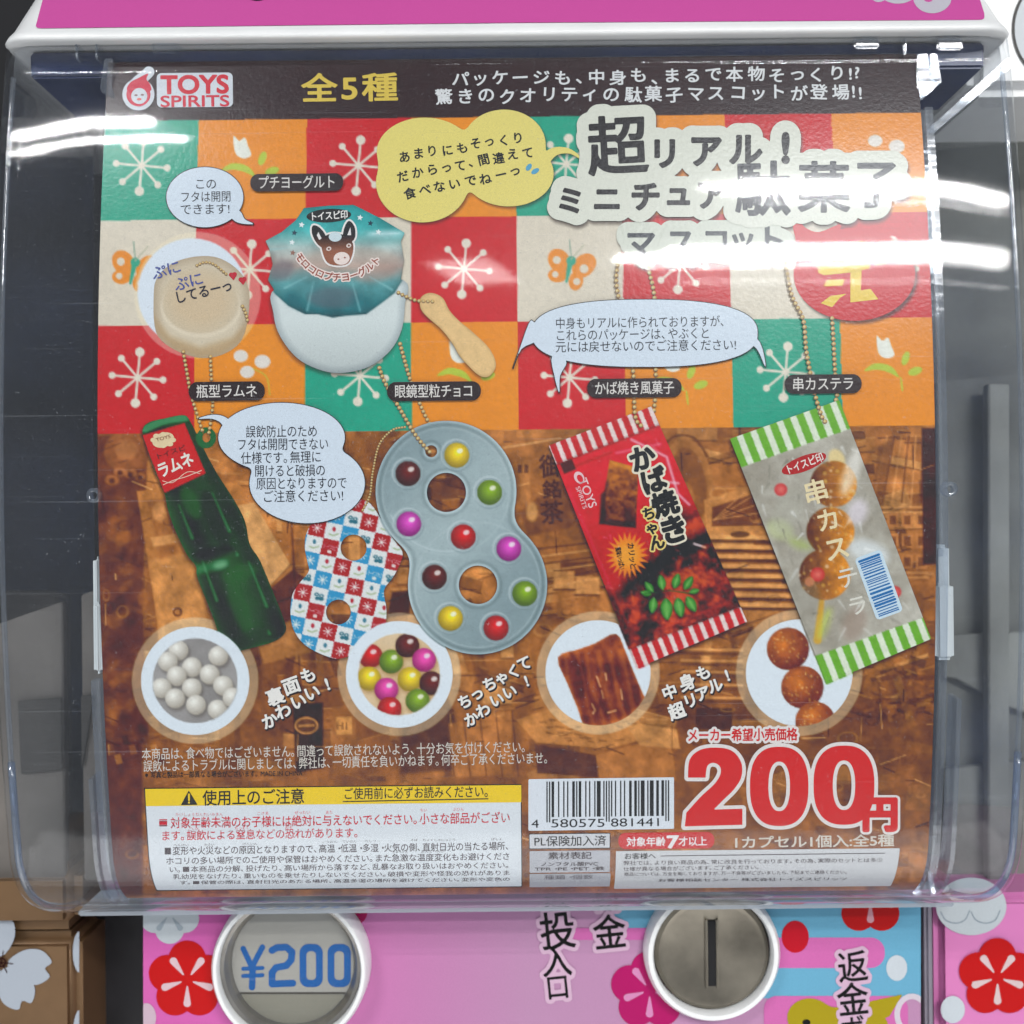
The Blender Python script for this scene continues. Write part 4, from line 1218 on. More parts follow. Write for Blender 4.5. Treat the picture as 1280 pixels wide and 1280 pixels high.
b = flat('speech_bubble', f_yb, (224, 208, 118), 3, label='pale yellow cloud-shaped speech bubble')
fl = Flat(); D_ = (44, 40, 32)
T(fl, 'あまりにもそっくり', 496, 197, 656, 170, 18.5, D_, 4, 48, .024, .18, .8)
T(fl, 'だからって、間違えて', 494, 221, 668, 189, 18.5, D_, 4, 48, .024, .18, .8)
T(fl, '食べないでねーっ', 502, 244, 652, 213, 18.5, D_, 4, 48, .024, .18, .8)
fl.sdf(sd_ell(661, 209, 3, 5, -35), (90, 160, 190), 4, .7); fl.sdf(sd_ell(669, 214, 3, 5.5, -60), (90, 160, 190), 4, .7)
fl.build('bubble_lettering', b)

b = flat('title_lettering', f_t2, (206, 208, 192), 3, label='chunky dark title characters on a thick off-white outline')
fl = Flat(); put(fl, title2, (66, 68, 72), 4, 72, .034); fl.build('title_characters', b)
b = flat('title_lettering', f_t1, (214, 214, 198), 5, label='chunky dark title characters on a thick off-white outline')
fl = Flat(); put(fl, title[:1], (52, 46, 48), 6, 96, .022); put(fl, title[1:10], (52, 46, 48), 6, 72, .045); put(fl, title[10:], (62, 62, 66), 6, 96, .022)
fl.build('title_characters', b)
b = flat('red_oval_badge', f_oval, (198, 40, 54), 1, label='red oval badge with yellow brush character')
fl = Flat(); Y_ = (226, 192, 70)
for p in ([(1022, 331), (1030, 328), (1050, 325), (1088, 322), (1087, 335), (1068, 340), (1030, 344), (1023, 341)], [(1063, 338), (1077, 336), (1076, 363), (1088, 361), (1098, 374), (1063, 378)],
          [(1033, 350), (1056, 349), (1053, 357), (1030, 358)], [(1059, 367), (1050, 372), (1040, 384), (1026, 379), (1038, 370)], [(1095, 320), (1107, 318), (1107, 329), (1094, 331)], [(1038, 306), (1080, 302), (1078, 311), (1036, 315)]):
    fl.sdf(sd_poly(p), Y_, 2, .8)
fl.build('badge_character', b)

# speech bubbles with thin dark outlines
def bubble(f, lines, em, layer=7, label=None, N=40, dark=(46, 48, 54)):
    b = flat('speech_bubble', f, (206, 216, 224), layer, label=label, edge=((40, 34, 36), 0.9))
    fl = Flat()
    for (s, x0, y0, x1, y1) in lines: T(fl, s, x0, y0, x1, y1, em, dark, layer + 2, N, 0.0)
    fl.build('bubble_lettering', b)
bubble(f_b1, [('この', 243, 230, 271, 230), ('フタは開閉', 225, 246.5, 289, 245.5), ('できます!', 225, 262, 288, 261)], 14.5, label='small white speech bubble at the upper left')
bubble(f_b2, [('誤飲防止のため', 307, 540, 397, 539), ('フタは開閉できない', 296, 556, 411, 555), ('仕様です。無理に', 301, 573, 402, 571), ('開けると破損の', 318, 589, 407, 588), ('原因となりますので', 320, 605, 434, 603.5), ('ご注意ください!', 328, 621, 430, 619.5)], 16, layer=12, label='white double-lobed speech bubble beside the bottle')
bubble(f_b3, [('中身もリアルに作られておりますが、', 694, 404.5, 908, 401.5), ('これらのパッケージは、やぶくと', 694, 419.5, 888, 416.5), ('元には戻せないのでご注意ください!', 694, 434, 921, 431)], 15, layer=12, label='wide white speech bubble with three tails', dark=(62, 64, 70))

# printed yoghurt inset
ins = pic('inset_picture', f_pud, 1, label='cream pudding in a pale round inset')
fl = Flat()
T(fl, 'ぷに', 190, 343, 226, 332, 18, (82, 90, 150), 3, 36, .012); T(fl, 'ぷに', 218, 357, 254, 347, 18, (82, 90, 150), 3, 36, .012)
T(fl, 'してるーっ', 218, 373, 290, 356, 16.5, (30, 40, 60), 3, 36, .016)
for (x, y) in ((291, 345), (303, 351)):
    fl.sdf(U(sd_ell(x - 2, y - 1.6, 2.9, 2.7), sd_ell(x + 2.2, y - 2.2, 2.9, 2.7), sd_poly([(x - 4.6, y - 0.5), (x + 4.9, y - 1), (x + 1, y + 5.5)])), (190, 40, 60), 3, .6)
fl.build('inset_lettering', ins)

cup = pic('yoghurt_cup_picture', f_cup, 3, label='frosted cup with torn teal foil lid')
foil = pic('foil_lid_picture', f_foil, 4, cup)
fl = Flat(); Wt = (232, 226, 220)
fl.sdf(sd_ell(411, 269.5, 28, 8.5, 3), (30, 30, 34), 5, .8); T(fl, 'トイスピ印', 387, 271, 435, 268, 11.5, Wt, 6, 36, .02)
horse = U(sd_poly(spline([(391, 282), (399, 284), (407, 295), (404, 309), (396, 304), (390, 292)], 4)), sd_poly(spline([(436, 276), (443, 283), (444, 296), (438, 303), (429, 300), (430, 286)], 4)), sd_poly(spline([(402, 300), (414, 292), (430, 294), (441, 304), (440, 320), (432, 331), (412, 330), (404, 318)], 4)))
fl.sdf(GROW(horse, 2.2), Wt, 5, .7)
fl.sdf(horse, lambda V2: alb(lerp((36, 34, 36), (150, 96, 74), np.clip((V2[:, 1] - 292) / 22, 0, 1))), 6, .8)
fl.sdf(sd_ell(427, 323, 10, 8, 5), (232, 214, 204), 7, .7); fl.sdf(sd_ell(419, 296, 8, 6), (200, 214, 216), 7, .7)
for (x, y) in ((411, 311), (436, 307)): fl.sdf(sd_ell(x, y, 3.2, 2.6, 20), (226, 210, 200), 7, .5); fl.sdf(sd_ell(x, y, 1.4), (120, 80, 66), 8, .4)
for (x, y) in ((423, 324), (431, 322)): fl.sdf(sd_ell(x, y, 1.3, 1), (150, 96, 84), 8, .4)
fl.sdf(sd_poly([(398, 290), (402, 298), (399, 300), (396, 294)]), (226, 220, 216), 7, .5); fl.sdf(sd_poly([(438, 284), (439, 294), (434, 294)]), (226, 220, 216), 7, .5)
arc = []
for i, c in enumerate('モロコロプチヨーグルト'):
    a = math.radians(214 + i * 10.6); r = 58
    arc.append((c, 424 + r * math.cos(a) * 1.02, 290 - r * math.sin(a) * .98, 11.5, 11.5, a + math.pi / 2))
fl.sdf(GROW(sd_glyphs(arc, 36), 1.9), (232, 214, 204), 5, .8); put(fl, arc, (150, 76, 60), 6, 36, .02)
def star(x, y, r, c):
    fl.sdf(sd_poly([(x + (r if k % 2 == 0 else r * .42) * math.cos(math.pi / 5 * k - 1.4), y + (r if k % 2 == 0 else r * .42) * math.sin(math.pi / 5 * k - 1.4)) for k in range(10)]), c, 5, .6)
for (x, y, c) in ((377, 281, 0), (368, 291, 1), (365, 303, 0), (366, 316, 2), (450, 272, 0), (463, 279, 1), (473, 290, 0)): star(x, y, 4.2, ((224, 232, 228), (30, 70, 84), (150, 110, 96))[c])
fl.build('foil_print', cup)
pic('spoon_picture', f_spoon, 5, cup)

# printed ball chains
def chain(name, pts, r=2.6, gap=5.6, layer=5, cut=None):
    P = spline(pts, 16, False)
    s = np.concatenate([[0], np.cumsum(np.hypot(*np.diff(P, axis=0).T))])
    n = int(s[-1] / gap)
    V2, Fc, C = [], [], []
    for k in range(n + 1):
        x, y = np.interp(k * gap, s, P[:, 0]), np.interp(k * gap, s, P[:, 1])
        i0 = len(V2)
        V2.append((x - r * .25, y - r * .3)); C.append(alb((240, 212, 150)))
        for q in range(8):
            a = q * math.pi / 4; V2.append((x + r * math.cos(a), y + r * math.sin(a))); C.append(alb((104, 64, 24)) if 0 < q < 6 else alb((184, 134, 66)))
        Fc += [(i0, i0 + 1 + q, i0 + 1 + (q + 1) % 8) for q in range(8)]
    fl = Flat()
    fl.sdf(sd_line(P[::4], 1.1), (150, 108, 56), layer, .9)
    Cc = np.array(C); fl.raw(np.array(V2), Fc, lambda v: Cc, layer + 1)
    return fl.build('ball_chain_picture', poster)
chain('c', [(229, 440), (233, 462), (238, 490), (247, 520), (254, 542)]); chain('c', [(263, 446), (264, 470), (266, 500), (264, 524), (260, 546)])
chain('c', [(474, 460), (482, 480), (502, 515), (520, 545), (538, 566)], 2.8, layer=8); chain('c', [(500, 430), (506, 452), (514, 478), (528, 512), (537, 530)], 2.8, layer=4)
chain('c', [(498, 366), (510, 372), (522, 376), (542, 377)], 2.6)
chain('c', [(772, 332), (771, 360), (786, 430), (792, 470), (794, 520), (802, 533)], 3.0, 6.4, layer=10); chain('c', [(810, 335), (818, 372), (818, 430), (820, 480), (816, 520), (806, 532)], 3.0, 6.4, layer=4)
chain('c', [(982, 330), (990, 370), (1004, 400), (1008, 440), (1018, 490), (1027, 520), (1032, 528)], 3.0, 6.4, layer=10); chain('c', [(1040, 398), (1042, 430), (1044, 470), (1046, 496), (1034, 526)], 3.0, 6.4, layer=4)
chain('c', [(506, 534), (490, 538), (474, 556), (466, 590), (462, 620), (452, 640)], 1.7, 3.6, layer=3)
chain('c', [(246, 332), (256, 328), (268, 331), (284, 344)], 2, 4.2, layer=3); chain('c', [(303, 383), (307, 392), (310, 404)], 2.4, 4.6, layer=3)

# captions
for i, (s, x0, y0, x1, y1) in enumerate(labels):
    b = flat('name_label', lab(x0, y0, x1, y1), (58, 46, 42), 12, label='dark brown rounded caption label')
    fl = Flat(); pad = 9; yc = (y0 + y1) / 2
    T(fl, s, x0 + pad, yc + .6, x1 - pad, yc - .6, 17.5, (216, 210, 202), 13, 48, .008); fl.build('label_lettering', b)

# bottle
b = pic('bottle_picture', U(f_bottle, f_ring), 3, label='dark green glass soda bottle with red label')
lb = pic('bottle_label_picture', f_blabel, 4, b)
fl = Flat(); a20 = 17
fl.sdf(sd_ell(204, 550, 14, 9, 18), (222, 200, 158), 5, .8)
for k in range(8):
    a = k * math.pi / 4; fl.sdf(sd_ell(204 + 12 * math.cos(a), 550 + 7 * math.sin(a), 4, 3), (222, 200, 158), 5 + .4 * (k % 2 + 1), .8)
T(fl, 'ラムネ', 197, 590, 241, 572, 20, (226, 218, 206), 5, 48, .03)
T(fl, 'トイスピ', 194, 572, 232, 559, 8, (80, 20, 26), 5, 32, .01)
fl.sdf(sd_line(spline([(204, 606), (218, 600), (232, 596), (252, 588)], 5, False), 1), (226, 190, 170), 5, .6)
fl.sdf(sd_line(spline([(203, 601), (216, 603), (234, 590), (250, 592)], 5, False), .9), (226, 190, 170), 5.5, .6)
T(fl, 'TOYS', 195, 550, 213, 545, 6, (130, 70, 50), 6.5, 30, .01)
fl.build('bottle_label_print', b)

for key, nm in (('balls', 'white candy balls heaped in a round inset'), ('choc', 'coloured chocolate beans in a round inset'), ('kaba', 'glazed brown snack sheet in a round inset'), ('kushi', 'three sugared balls on a stick in a round inset')):
    cx, cy, ro, ri = insets[key]
    pic('inset_picture', sd_ell(cx, cy, ri), 1, label=nm)
f_check2 = SUB(f_check, sd_ell(499, 843, 67))
pic('chequered_card_picture', f_check2, 2, step=1.2, label='red, white and blue chequered guitar-shaped card')
s = pic('silver_card_picture', f_silver, 6, label='silver figure-eight card with ten coloured sweets')
for (x, y, c) in CANDIES: pic('sweet_picture', sd_ell(x, y, 15.5), 7, s, 1.2)

rp = pic('red_packet_picture', f_rp, 7, step=1.4, label='red striped snack packet')
fl = Flat()
kaba = G(('か', 803, 573, 32, 18), ('ば', 817, 601, 32, 18), ('焼', 831, 630, 32, 18), ('き', 842, 662, 36, 18))
kaba2 = G(('ち', 811, 642, 17, 15), ('ゃ', 815, 660, 17, 15), ('ん', 821, 678, 20, 15))
fl.sdf(GROW(sd_glyphs(kaba, 48), 4.4), (224, 214, 190), 8, 1); put(fl, kaba, (40, 28, 24), 9, 48, .05)
fl.sdf(GROW(sd_glyphs(kaba2, 36), 2.8), (226, 200, 120), 8.5, .9); put(fl, kaba2, (40, 28, 24), 9.5, 40, .04)
T(fl, 'カリッと', 788, 678, 792, 712, 9, (50, 26, 20), 9, 30, .02); T(fl, '風味いっぱい', 772, 684, 778, 712, 8, (50, 26, 20), 9, 30, .02)
T(fl, 'TOYS', 728, 598, 742, 634, 15, (228, 190, 190), 9, 40, .01); T(fl, 'SPIRITS', 722, 608, 732, 636, 8, (228, 190, 190), 9, 36, 0)
fl.sdf(SUB(sd_ell(724, 597, 8, 6, -60), sd_ell(725, 598, 5, 3.4, -60)), (228, 190, 190), 9, .6)
fl.build('packet_lettering', rp)
gp = pic('green_packet_picture', f_gp, 7, step=1.4, label='green striped clear snack packet')
fl = Flat()
fl.sdf(sd_ell(1005, 579.5, 29.5, 9.5, 21), (176, 30, 42), 8, .8); T(fl, 'トイスピ印', 982, 588.5, 1029, 570.5, 12.5, (230, 216, 206), 9, 36, .02)
put(fl, G(('串', 1020, 615, 32, 14), ('カ', 1035, 650, 30, 14), ('ス', 1046, 686, 32, 14)), (226, 208, 164), 8, 64, .02)
put(fl, G(('テ', 1060, 722, 28, 14), ('ラ', 1072, 757, 26, 14)), (214, 210, 196), 8, 64, .01)
fl.sdf(sd_box(1081, 690, 1116, 772, 5, 20), (196, 214, 222), 8, .9)
rr = np.random.RandomState(3); q = 0; ca, sa = math.cos(math.radians(20)), math.sin(math.radians(20))
while q < 74:
    w = rr.choice([1.2, 2, 3, 1.4]); v = -37 + q + w / 2
    cx_, cy_ = 1098.5 + v * sa, 731 + v * ca
    fl.sdf(sd_line([(cx_ - 13 * ca, cy_ + 13 * sa), (cx_ + 13 * ca, cy_ - 13 * sa)], w), (34, 110, 166), 9, .6); q += w + rr.choice([.9, 1.4, 2.2])
fl.build('packet_lettering', gp)

# hand-written captions in white
def hand(items, size):
    g = G(*[(c, x, y, size * (1.1 if c in '裏面身超' else 1), 20) for (c, x, y) in items])
    fl = Flat(); fl.sdf(GROW(sd_glyphs([(c, x + 1.2, y + 1.6, sx, sy, a) for (c, x, y, sx, sy, a) in g], 36), 1.3), (56, 32, 24), 2, .9)
    put(fl, g, (226, 222, 214), 3, 48, .035); fl.build('caption_lettering', poster, 'white hand-written caption')
hand([('裏', 344, 871), ('面', 364, 857), ('も', 385, 844), ('か', 337, 901), ('わ', 354, 889), ('い', 373, 877), ('い', 390, 866), ('!', 409, 855)], 20)
hand([('ち', 581, 877), ('っ', 596, 867), ('ち', 612, 855), ('ゃ', 627, 847), ('く', 642, 839), ('て', 655, 829), ('か', 589, 899), ('わ', 604, 888), ('い', 621, 875), ('い', 637, 865), ('!', 658, 851)], 18)
hand([('中', 837, 865), ('身', 859, 853), ('も', 879, 841), ('超', 846, 889), ('リ', 863, 876), ('ア', 878, 867), ('ル', 894, 857), ('!', 909, 844)], 19)

# small print
fl = Flat()
T(fl, '本商品は、食べ物ではございません。間違って誤飲されないよう、十分お気を付けください。', 177, 943, 659, 933.5, 15.5, (206, 198, 186), 2, 36, .004)
T(fl, '誤飲によるトラブルに関しましては、弊社は、一切責任を負いかねます。何卒ご了承くださいませ。', 179, 958, 687, 947.5, 15.5, (206, 198, 186), 2, 36, .004)
fl.build('notice_lettering', poster, 'two white lines of small print')
fl = Flat(); T(fl, '※写真と製品は一部異なる場合がございます。 MADE IN CHINA', 181, 969, 378, 966.5, 8.5, (52, 30, 22), 2, 24, .01); fl.build('origin_lettering', poster, 'tiny dark line of small print')

# warning panel (a true rectangle on the bent sheet)
def rect_obj(px0, py0, px1, py1):
    """rectangle given by two opposite corners, followed along the sheet"""
    xa, xb = xo(px0, py0), xo(px1, py1); za, zb = zo(px0, py0), zo(px1, py1)
    n = 24; out = []
    def P(x, z):
        yy, zz = prof_at(POFF); m = int(np.argmin(zz / (yy + DCAM)))
        y = np.interp(-z, -zz[:m + 1], yy[:m + 1]); a, b_ = project(np.array([x, y, z])); return (float(a), float(b_))
    for t in np.linspace(0, 1, n): out.append(P(xa + (xb - xa) * t, za))
    for t in np.linspace(0, 1, n): out.append(P(xb, za + (zb - za) * t))
    for t in np.linspace(0, 1, n): out.append(P(xb + (xa - xb) * t, zb))
    for t in np.linspace(0, 1, n): out.append(P(xa, zb + (za - zb) * t))
    return sd_poly(out)
f_w = rect_obj(180, 985, 653, 1109); f_wy = rect_obj(180, 985, 653, 1004)
wp = flat('warning_panel', GROW(f_w, -1.2), (212, 216, 218), 2, edge=((36, 26, 26), 1.2), step=1.0, label='white panel of small print with a yellow heading')
flat('warning_heading', GROW(f_wy, -1.2), (236, 196, 24), 4, wp, 1.0)
fl = Flat(); DK = (44, 40, 42)
fl.sdf(sd_poly([(236, 988), (247, 1006), (226, 1006.5)]), DK, 5, .7); fl.sdf(sd_line([(236.2, 993), (236.3, 1000)], 2.4), (236, 196, 24), 6, .5); fl.sdf(sd_ell(236.3, 1003.2, 1.3), (236, 196, 24), 6, .4)
T(fl, '使用上のご注意', 253, 998, 381, 995.5, 20, DK, 5, 60, .012)
T(fl, 'ご使用前に必ずお読みください。', 429, 992.5, 613, 989.5, 15.5, DK, 5, 40, .008); fl.sdf(sd_line([(429, 1002), (610, 998.5)], 1.3), DK, 5, .6)
fl.build('heading_lettering', wp)
fl = Flat(); RR = (196, 44, 60)
fl.sdf(sd_box(199, 1024, 209, 1033, 0, .5), RR, 3, .7)
T(fl, '対象年齢未満のお子様には絶対に与えないでください。小さな部品がござい', 213, 1029, 638, 1022, 14.6, RR, 3, 40, .014)
T(fl, 'ます。誤飲による窒息などの恐れがあります。', 201, 1045, 450, 1041, 13.2, RR, 3, 40, .012)
for (s_, x0, x1, y) in (('たいしょうねんれいみまん', 219, 279, 1018.5), ('こさま', 321, 336, 1017), ('ぜったい', 368, 388, 1016), ('あた', 407, 416, 1015.5), ('ちい', 525, 534, 1013), ('ぶひん', 566, 580, 1012), ('ごいん', 235, 250, 1036.5), ('ちっそく', 293, 312, 1035.5), ('おそ', 356, 366, 1034.5)):
    T(fl, s_, x0, y, x1, y - .5, 4.6, (206, 90, 96), 3, 20, .01)
fl.build('red_warning_lettering', wp)
fl = Flat(); TX = (76, 68, 72)
rows = [('■変形や火災などの原因となりますので、高温・低温・多湿・火気の側、直射日光の当たる場所、', 205, 1064, 638, 1057.5, 11),
        ('ホコリの多い場所でのご使用や保管はおやめください。また急激な温度変化もお避けくださ', 207, 1076.5, 638, 1070.5, 9.8),
        ('い。■本商品の分解、投げたり、高い場所から落すなど、乱暴なお取り扱いはおやめください。', 211, 1087, 638, 1081.5, 8.4),
        ('乳幼児をなげたり、重いものを乗せたりしないでください。破損や変形や怪我の恐れがありま', 216, 1096, 638, 1091, 6.8),
        ('す。■保管の際は、直射日光のあたる場所、高温多湿の場所を避けてください。変形や変色の', 224, 1103.5, 638, 1099, 5)]
for (s_, x0, y0, x1, y1, e) in rows: T(fl, s_, x0, y0, x1, y1, e, TX, 3, 26, .012)
for (s_, x0, x1, y) in (('へんけい', 217, 236, 1056.5), ('かさい', 255, 268, 1056), ('げんいん', 303, 322, 1055), ('こうおん', 402, 422, 1052.5), ('ていおん', 428, 446, 1052), ('たしつ', 456, 470, 1051.5), ('そば', 513, 522, 1050.5), ('ちょくしゃにっこう', 528, 570, 1050.2), ('ばしょ', 614, 628, 1049), ('きゅうげき', 490, 510, 1065), ('おんどへんか', 526, 556, 1064.5)):
    T(fl, s_, x0, y, x1, y - .4, 3.6, (90, 84, 86), 3, 18, .01)
fl.build('small_print_lettering', wp)

# barcode 4 580575 881441
bc = flat('barcode', sd_poly([(660.5, 974), (842.5, 971.5), (842.5, 1036), (660.5, 1038.5)]), (212, 216, 220), 2, label='black and white barcode 4580575881441')
Lc = ['0001101', '0011001', '0010011', '0111101', '0100011', '0110001', '0101111', '0111011', '0110111', '0001011']
Gc = [''.join('1' if x == '0' else '0' for x in c)[::-1] for c in Lc]; Rc = [''.join('1' if x == '0' else '0' for x in c) for c in Lc]
par = ['LLLLLL', 'LLGLGG', 'LLGGLG', 'LLGGGL', 'LGLLGG', 'LGGLLG', 'LGGGLL', 'LGLGLG', 'LGLGGL', 'LGGLGL']
code = '4580575881441'; bits = '101'
for c, p in zip(code[1:7], par[int(code[0])]): bits += (Lc if p == 'L' else Gc)[int(c)]
bits += '01010'
for c in code[7:]: bits += Rc[int(c)]
bits += '101'
fl = Flat(); x0b, x1b = 683.0, 836.5; m = (x1b - x0b) / 95
i = 0
while i < 95:
    if bits[i] == '1':
        j = i
        while j < 95 and bits[j] == '1': j += 1
        g = i < 3 or i >= 92 or 45 <= i < 50
        xa, xb_ = x0b + i * m, x0b + j * m
        ya = 977 - (xa - 683) * .0115; yb_ = (1028 if g else 1021.5) - (xa - 683) * .0115
        Vq = []; nn = 8
        for t in np.linspace(0, 1, nn): Vq += [(xa, ya + (yb_ - ya) * t), (xb_, ya + (yb_ - ya) * t)]
        fl.raw(np.array(Vq), [(2 * k, 2 * k + 1, 2 * k + 3, 2 * k + 2) for k in range(nn - 1)], (34, 32, 36), 3)
        i = j
    else: i += 1
T(fl, '4', 664, 1029.5, 674, 1029.4, 14.5, (40, 38, 42), 3, 40); T(fl, '580575', 688, 1029, 757, 1028.3, 14.5, (40, 38, 42), 3, 40); T(fl, '881441', 763, 1028, 828, 1027.3, 14.5, (40, 38, 42), 3, 40)
fl.build('barcode_bars', bc)
b = flat('insurance_label', rect_obj(662, 1043, 762, 1059.5), (196, 196, 198), 2, edge=((52, 42, 42), 1.0), step=.9, label='small white bordered box of black lettering')
fl = Flat(); T(fl, 'PL保険加入済', 667, 1052, 758, 1050.8, 13.5, DK, 4, 40, .01); fl.build('insurance_lettering', b)
b = flat('material_label', rect_obj(662, 1064, 762, 1090), (176, 176, 180), 2, step=.9, label='grey box naming the materials'); fl = Flat()
T(fl, '素材表記', 685, 1070, 740, 1069.4, 9.5, TX, 4, 32, .01); T(fl, 'ノンフタル酸PVC', 675, 1080.5, 748, 1079.8, 5.6, TX, 4, 26, .01); T(fl, 'TPR・PE・PET・鉄', 668, 1086.5, 756, 1085.6, 5.2, TX, 4, 26, .01)
fl.build('material_lettering', b)
b = flat('material_label', rect_obj(662, 1092.5, 762, 1108), (168, 168, 172), 2, step=.9, label='grey box of faded lettering'); fl = Flat(); T(fl, '種類・個数', 680, 1097, 742, 1096.2, 6, (110, 104, 110), 4, 26); fl.build('material_lettering', b)
b = flat('age_badge', lab(773, 1040.5, 893, 1061), (196, 34, 50), 2, label='red pill badge with white lettering')
fl = Flat(); T(fl, '対象年齢', 783, 1052.6, 832, 1052, 12, (224, 216, 214), 3, 36, .02); T(fl, '7', 833, 1052, 848, 1051.8, 21, (224, 216, 214), 3, 48, .04); T(fl, '才以上', 848, 1052, 884, 1051.5, 12, (224, 216, 214), 3, 36, .02)
fl.build('age_lettering', b)
fl = Flat(); T(fl, '1カプセル1個入:全5種', 915, 1053.5, 1118, 1050.5, 16, (204, 194, 180), 2, 48, .018); fl.build('contents_lettering', poster, 'pale line of lettering')
b = flat('customer_panel', rect_obj(770, 1064, 1113, 1107.5), (196, 196, 196), 2, step=1, label='pale panel of tiny print'); fl = Flat()
T(fl, 'お客様へ', 780, 1070.5, 820, 1070, 8, DK, 3, 30, .012); fl.sdf(sd_line([(826, 1070), (1106, 1066.5)], 1), TX, 3, .6)
for (s_, x0, y0, x1, y1, e) in (('弊社では、より良い商品の為、常に改良を行っております。その為、実際のセットとは多少', 779, 1079, 1104, 1075, 6), ('仕様が異なる場合がございます。ご了承ください。', 779, 1086.5, 950, 1084, 5.6), ('商品については、万全を期しておりますが、万一不良等がございましたら、下記までご連絡ください。', 780, 1093, 1060, 1090, 5), ('お客様相談センター 株式会社トイズスピリッツ', 822, 1100.5, 1060, 1098.5, 4.2)):
    T(fl, s_, x0, y0, x1, y1, e, (104, 98, 100), 3, 22, .01)
fl.build('customer_lettering', b)

# the price
pr = flat('price_lettering', U(), None, 0) if False else None
mk = layout('メーカー希望小売価格', 859, 919.5, 997, 918, 16.5)
d2 = G(('2', 893, 984, 142, 0, 140), ('0', 975, 983, 142, 0, 132), ('0', 1056, 982, 142, 0, 132)); en = G(('円', 1100, 1018, 44, 0, 46))
g2, g3 = sd_glyphs(d2, 96), sd_glyphs(en, 64)
def zero(cx, cy, rx, ry, ix, iy): return SUB(sup(cx, cy, rx, ry, 2.5), sup(cx, cy, ix, iy, 2.3))
two = sd_poly(np.concatenate([spline([(860, 972), (862, 950), (874, 938), (893, 934.5), (914, 938), (926, 952), (927, 970), (918, 986), (904, 1000), (892, 1012)], 5, False), [(928, 1011), (928, 1031), (856, 1033), (858, 1016)], spline([(858, 1016), (876, 996), (894, 979), (901, 966), (899, 957), (891, 953.5), (884, 958), (882, 972)], 5, False)]))
fdig = U(two, zero(974, 983, 36.5, 49.5, 13.5, 31), zero(1055, 981.5, 38, 49.5, 14, 31))
fl = Flat(); fl.sdf(U(GROW(fdig, 4.6), GROW(g3, 5.5), GROW(sd_glyphs(mk, 40), 3)), (220, 212, 206), 3, 1.0)
b = fl.build('price_lettering', poster, 'big red 200 yen price with white outline')
fl = Flat(); fl.sdf(fdig, (204, 24, 44), 4, .9); put(fl, en, (204, 24, 44), 5, 64, .06); put(fl, mk, (200, 34, 50), 4, 40, .022); fl.build('price_figures', b)

# ------------------------------------------------------------------ THE MACHINE
machine = thing('capsule_toy_machine', (0, 0.10, -0.16), 'capsule toy machine in the middle with bulging clear cover and pink coin panel', 'vending machine')
# clear cover: loft of a rounded-rectangle section along the side profile
def cover_section(off, kk, back):
    """half width shrinks where the bottom corner rounds under"""
    y, z = prof_at(off)
    y, z = y[kk], z[kk]
    return y, z
HWX = 0.1538
XC = (xo(640, 640))
def cover_mesh(off, flip):
    ks = list(range(2, N_MAIN, 5)) + list(range(N_MAIN, len(PROF), 2))
    if ks[-1] != len(PROF) - 1: ks.append(len(PROF) - 1)
    rings = []
    for k in ks:
        y, z = prof_at(off); y, z = y[k], z[k]
        t = max(0.0, (k - N_MAIN) / 39.0)
        inset = 0.013 * (1 - math.sqrt(max(0, 1 - (t * 0.97) ** 2))) if t > 0 else 0
        hw = HWX - off - inset
        r = 0.0058
        ring = []
        yb = 0.125
        ring.append((-hw, yb, z)); ring.append((-hw, (yb + y + r) / 2, z))
        for a in np.linspace(0, math.pi / 2, 8): ring.append((-hw + r - r * math.cos(a), y + r - r * math.sin(a), z))
        for q in np.linspace(-1, 1, 14)[1:-1]: ring.append((q * (hw - r), y, z))
        for a in np.linspace(math.pi / 2, 0, 8): ring.append((hw - r + r * math.cos(a), y + r - r * math.sin(a), z))
        ring.append((hw, (yb + y + r) / 2, z)); ring.append((hw, yb, z))
        rings.append(ring)
    return rings
ro1, ri1 = cover_mesh(0.0, False), cover_mesh(0.0018, True)
V = [p for r in ro1 for p in r]; n = len(ro1[0]); m = len(ro1); base = len(V)
V += [p for r in ri1 for p in r]
Fc = []
for i in range(m - 1):
    for j in range(n - 1):
        a = i * n + j
        Fc.append((a, a + 1, a + n + 1, a + n)); b_ = base + a
        Fc.append((b_, b_ + n, b_ + n + 1, b_ + 1))
for j in range(n - 1):
    Fc.append((j, base + j, base + j + 1, j + 1)); a = (m - 1) * n + j; Fc.append((a, a + 1, base + a + 1, base + a))
for i in range(m - 1):
    a = i * n; Fc.append((a, a + n, base + a + n, base + a)); a = i * n + n - 1; Fc.append((a, base + a, base + a + n, a + n))
cover = add_mesh('clear_cover', V, Fc, CLEAR, machine, smooth=True)
def bead(name, side, kk0, kk1, rad, mat):
    pts = []
    for ring in ro1[kk0:kk1]:
        idx = 5 if side < 0 else len(ring) - 6
        p = np.array(ring[idx]); c_ = np.array([p[0] - side * 0.0012, p[1] + 0.003, p[2]]); pts.append(c_)
    V, Fc = [], []
    for i, p in enumerate(pts):
        t = pts[min(i + 1, len(pts) - 1)] - pts[max(i - 1, 0)]; t /= np.linalg.norm(t)
        a_ = np.array([1.0, 0, 0]); b__ = np.cross(t, a_); b__ /= np.linalg.norm(b__)
        for q in range(10):
            w = q * 2 * math.pi / 10; V.append(p + rad * (math.cos(w) * a_ + math.sin(w) * b__))
    for i in range(len(pts) - 1):
        for q in range(10):
            Fc.append((i * 10 + q, i * 10 + (q + 1) % 10, (i + 1) * 10 + (q + 1) % 10, (i + 1) * 10 + q))
    Fc.append(tuple(range(10))[::-1]); Fc.append(tuple((len(pts) - 1) * 10 + q for q in range(10)))
    return add_mesh(name, V, Fc, mat, machine, smooth=True)
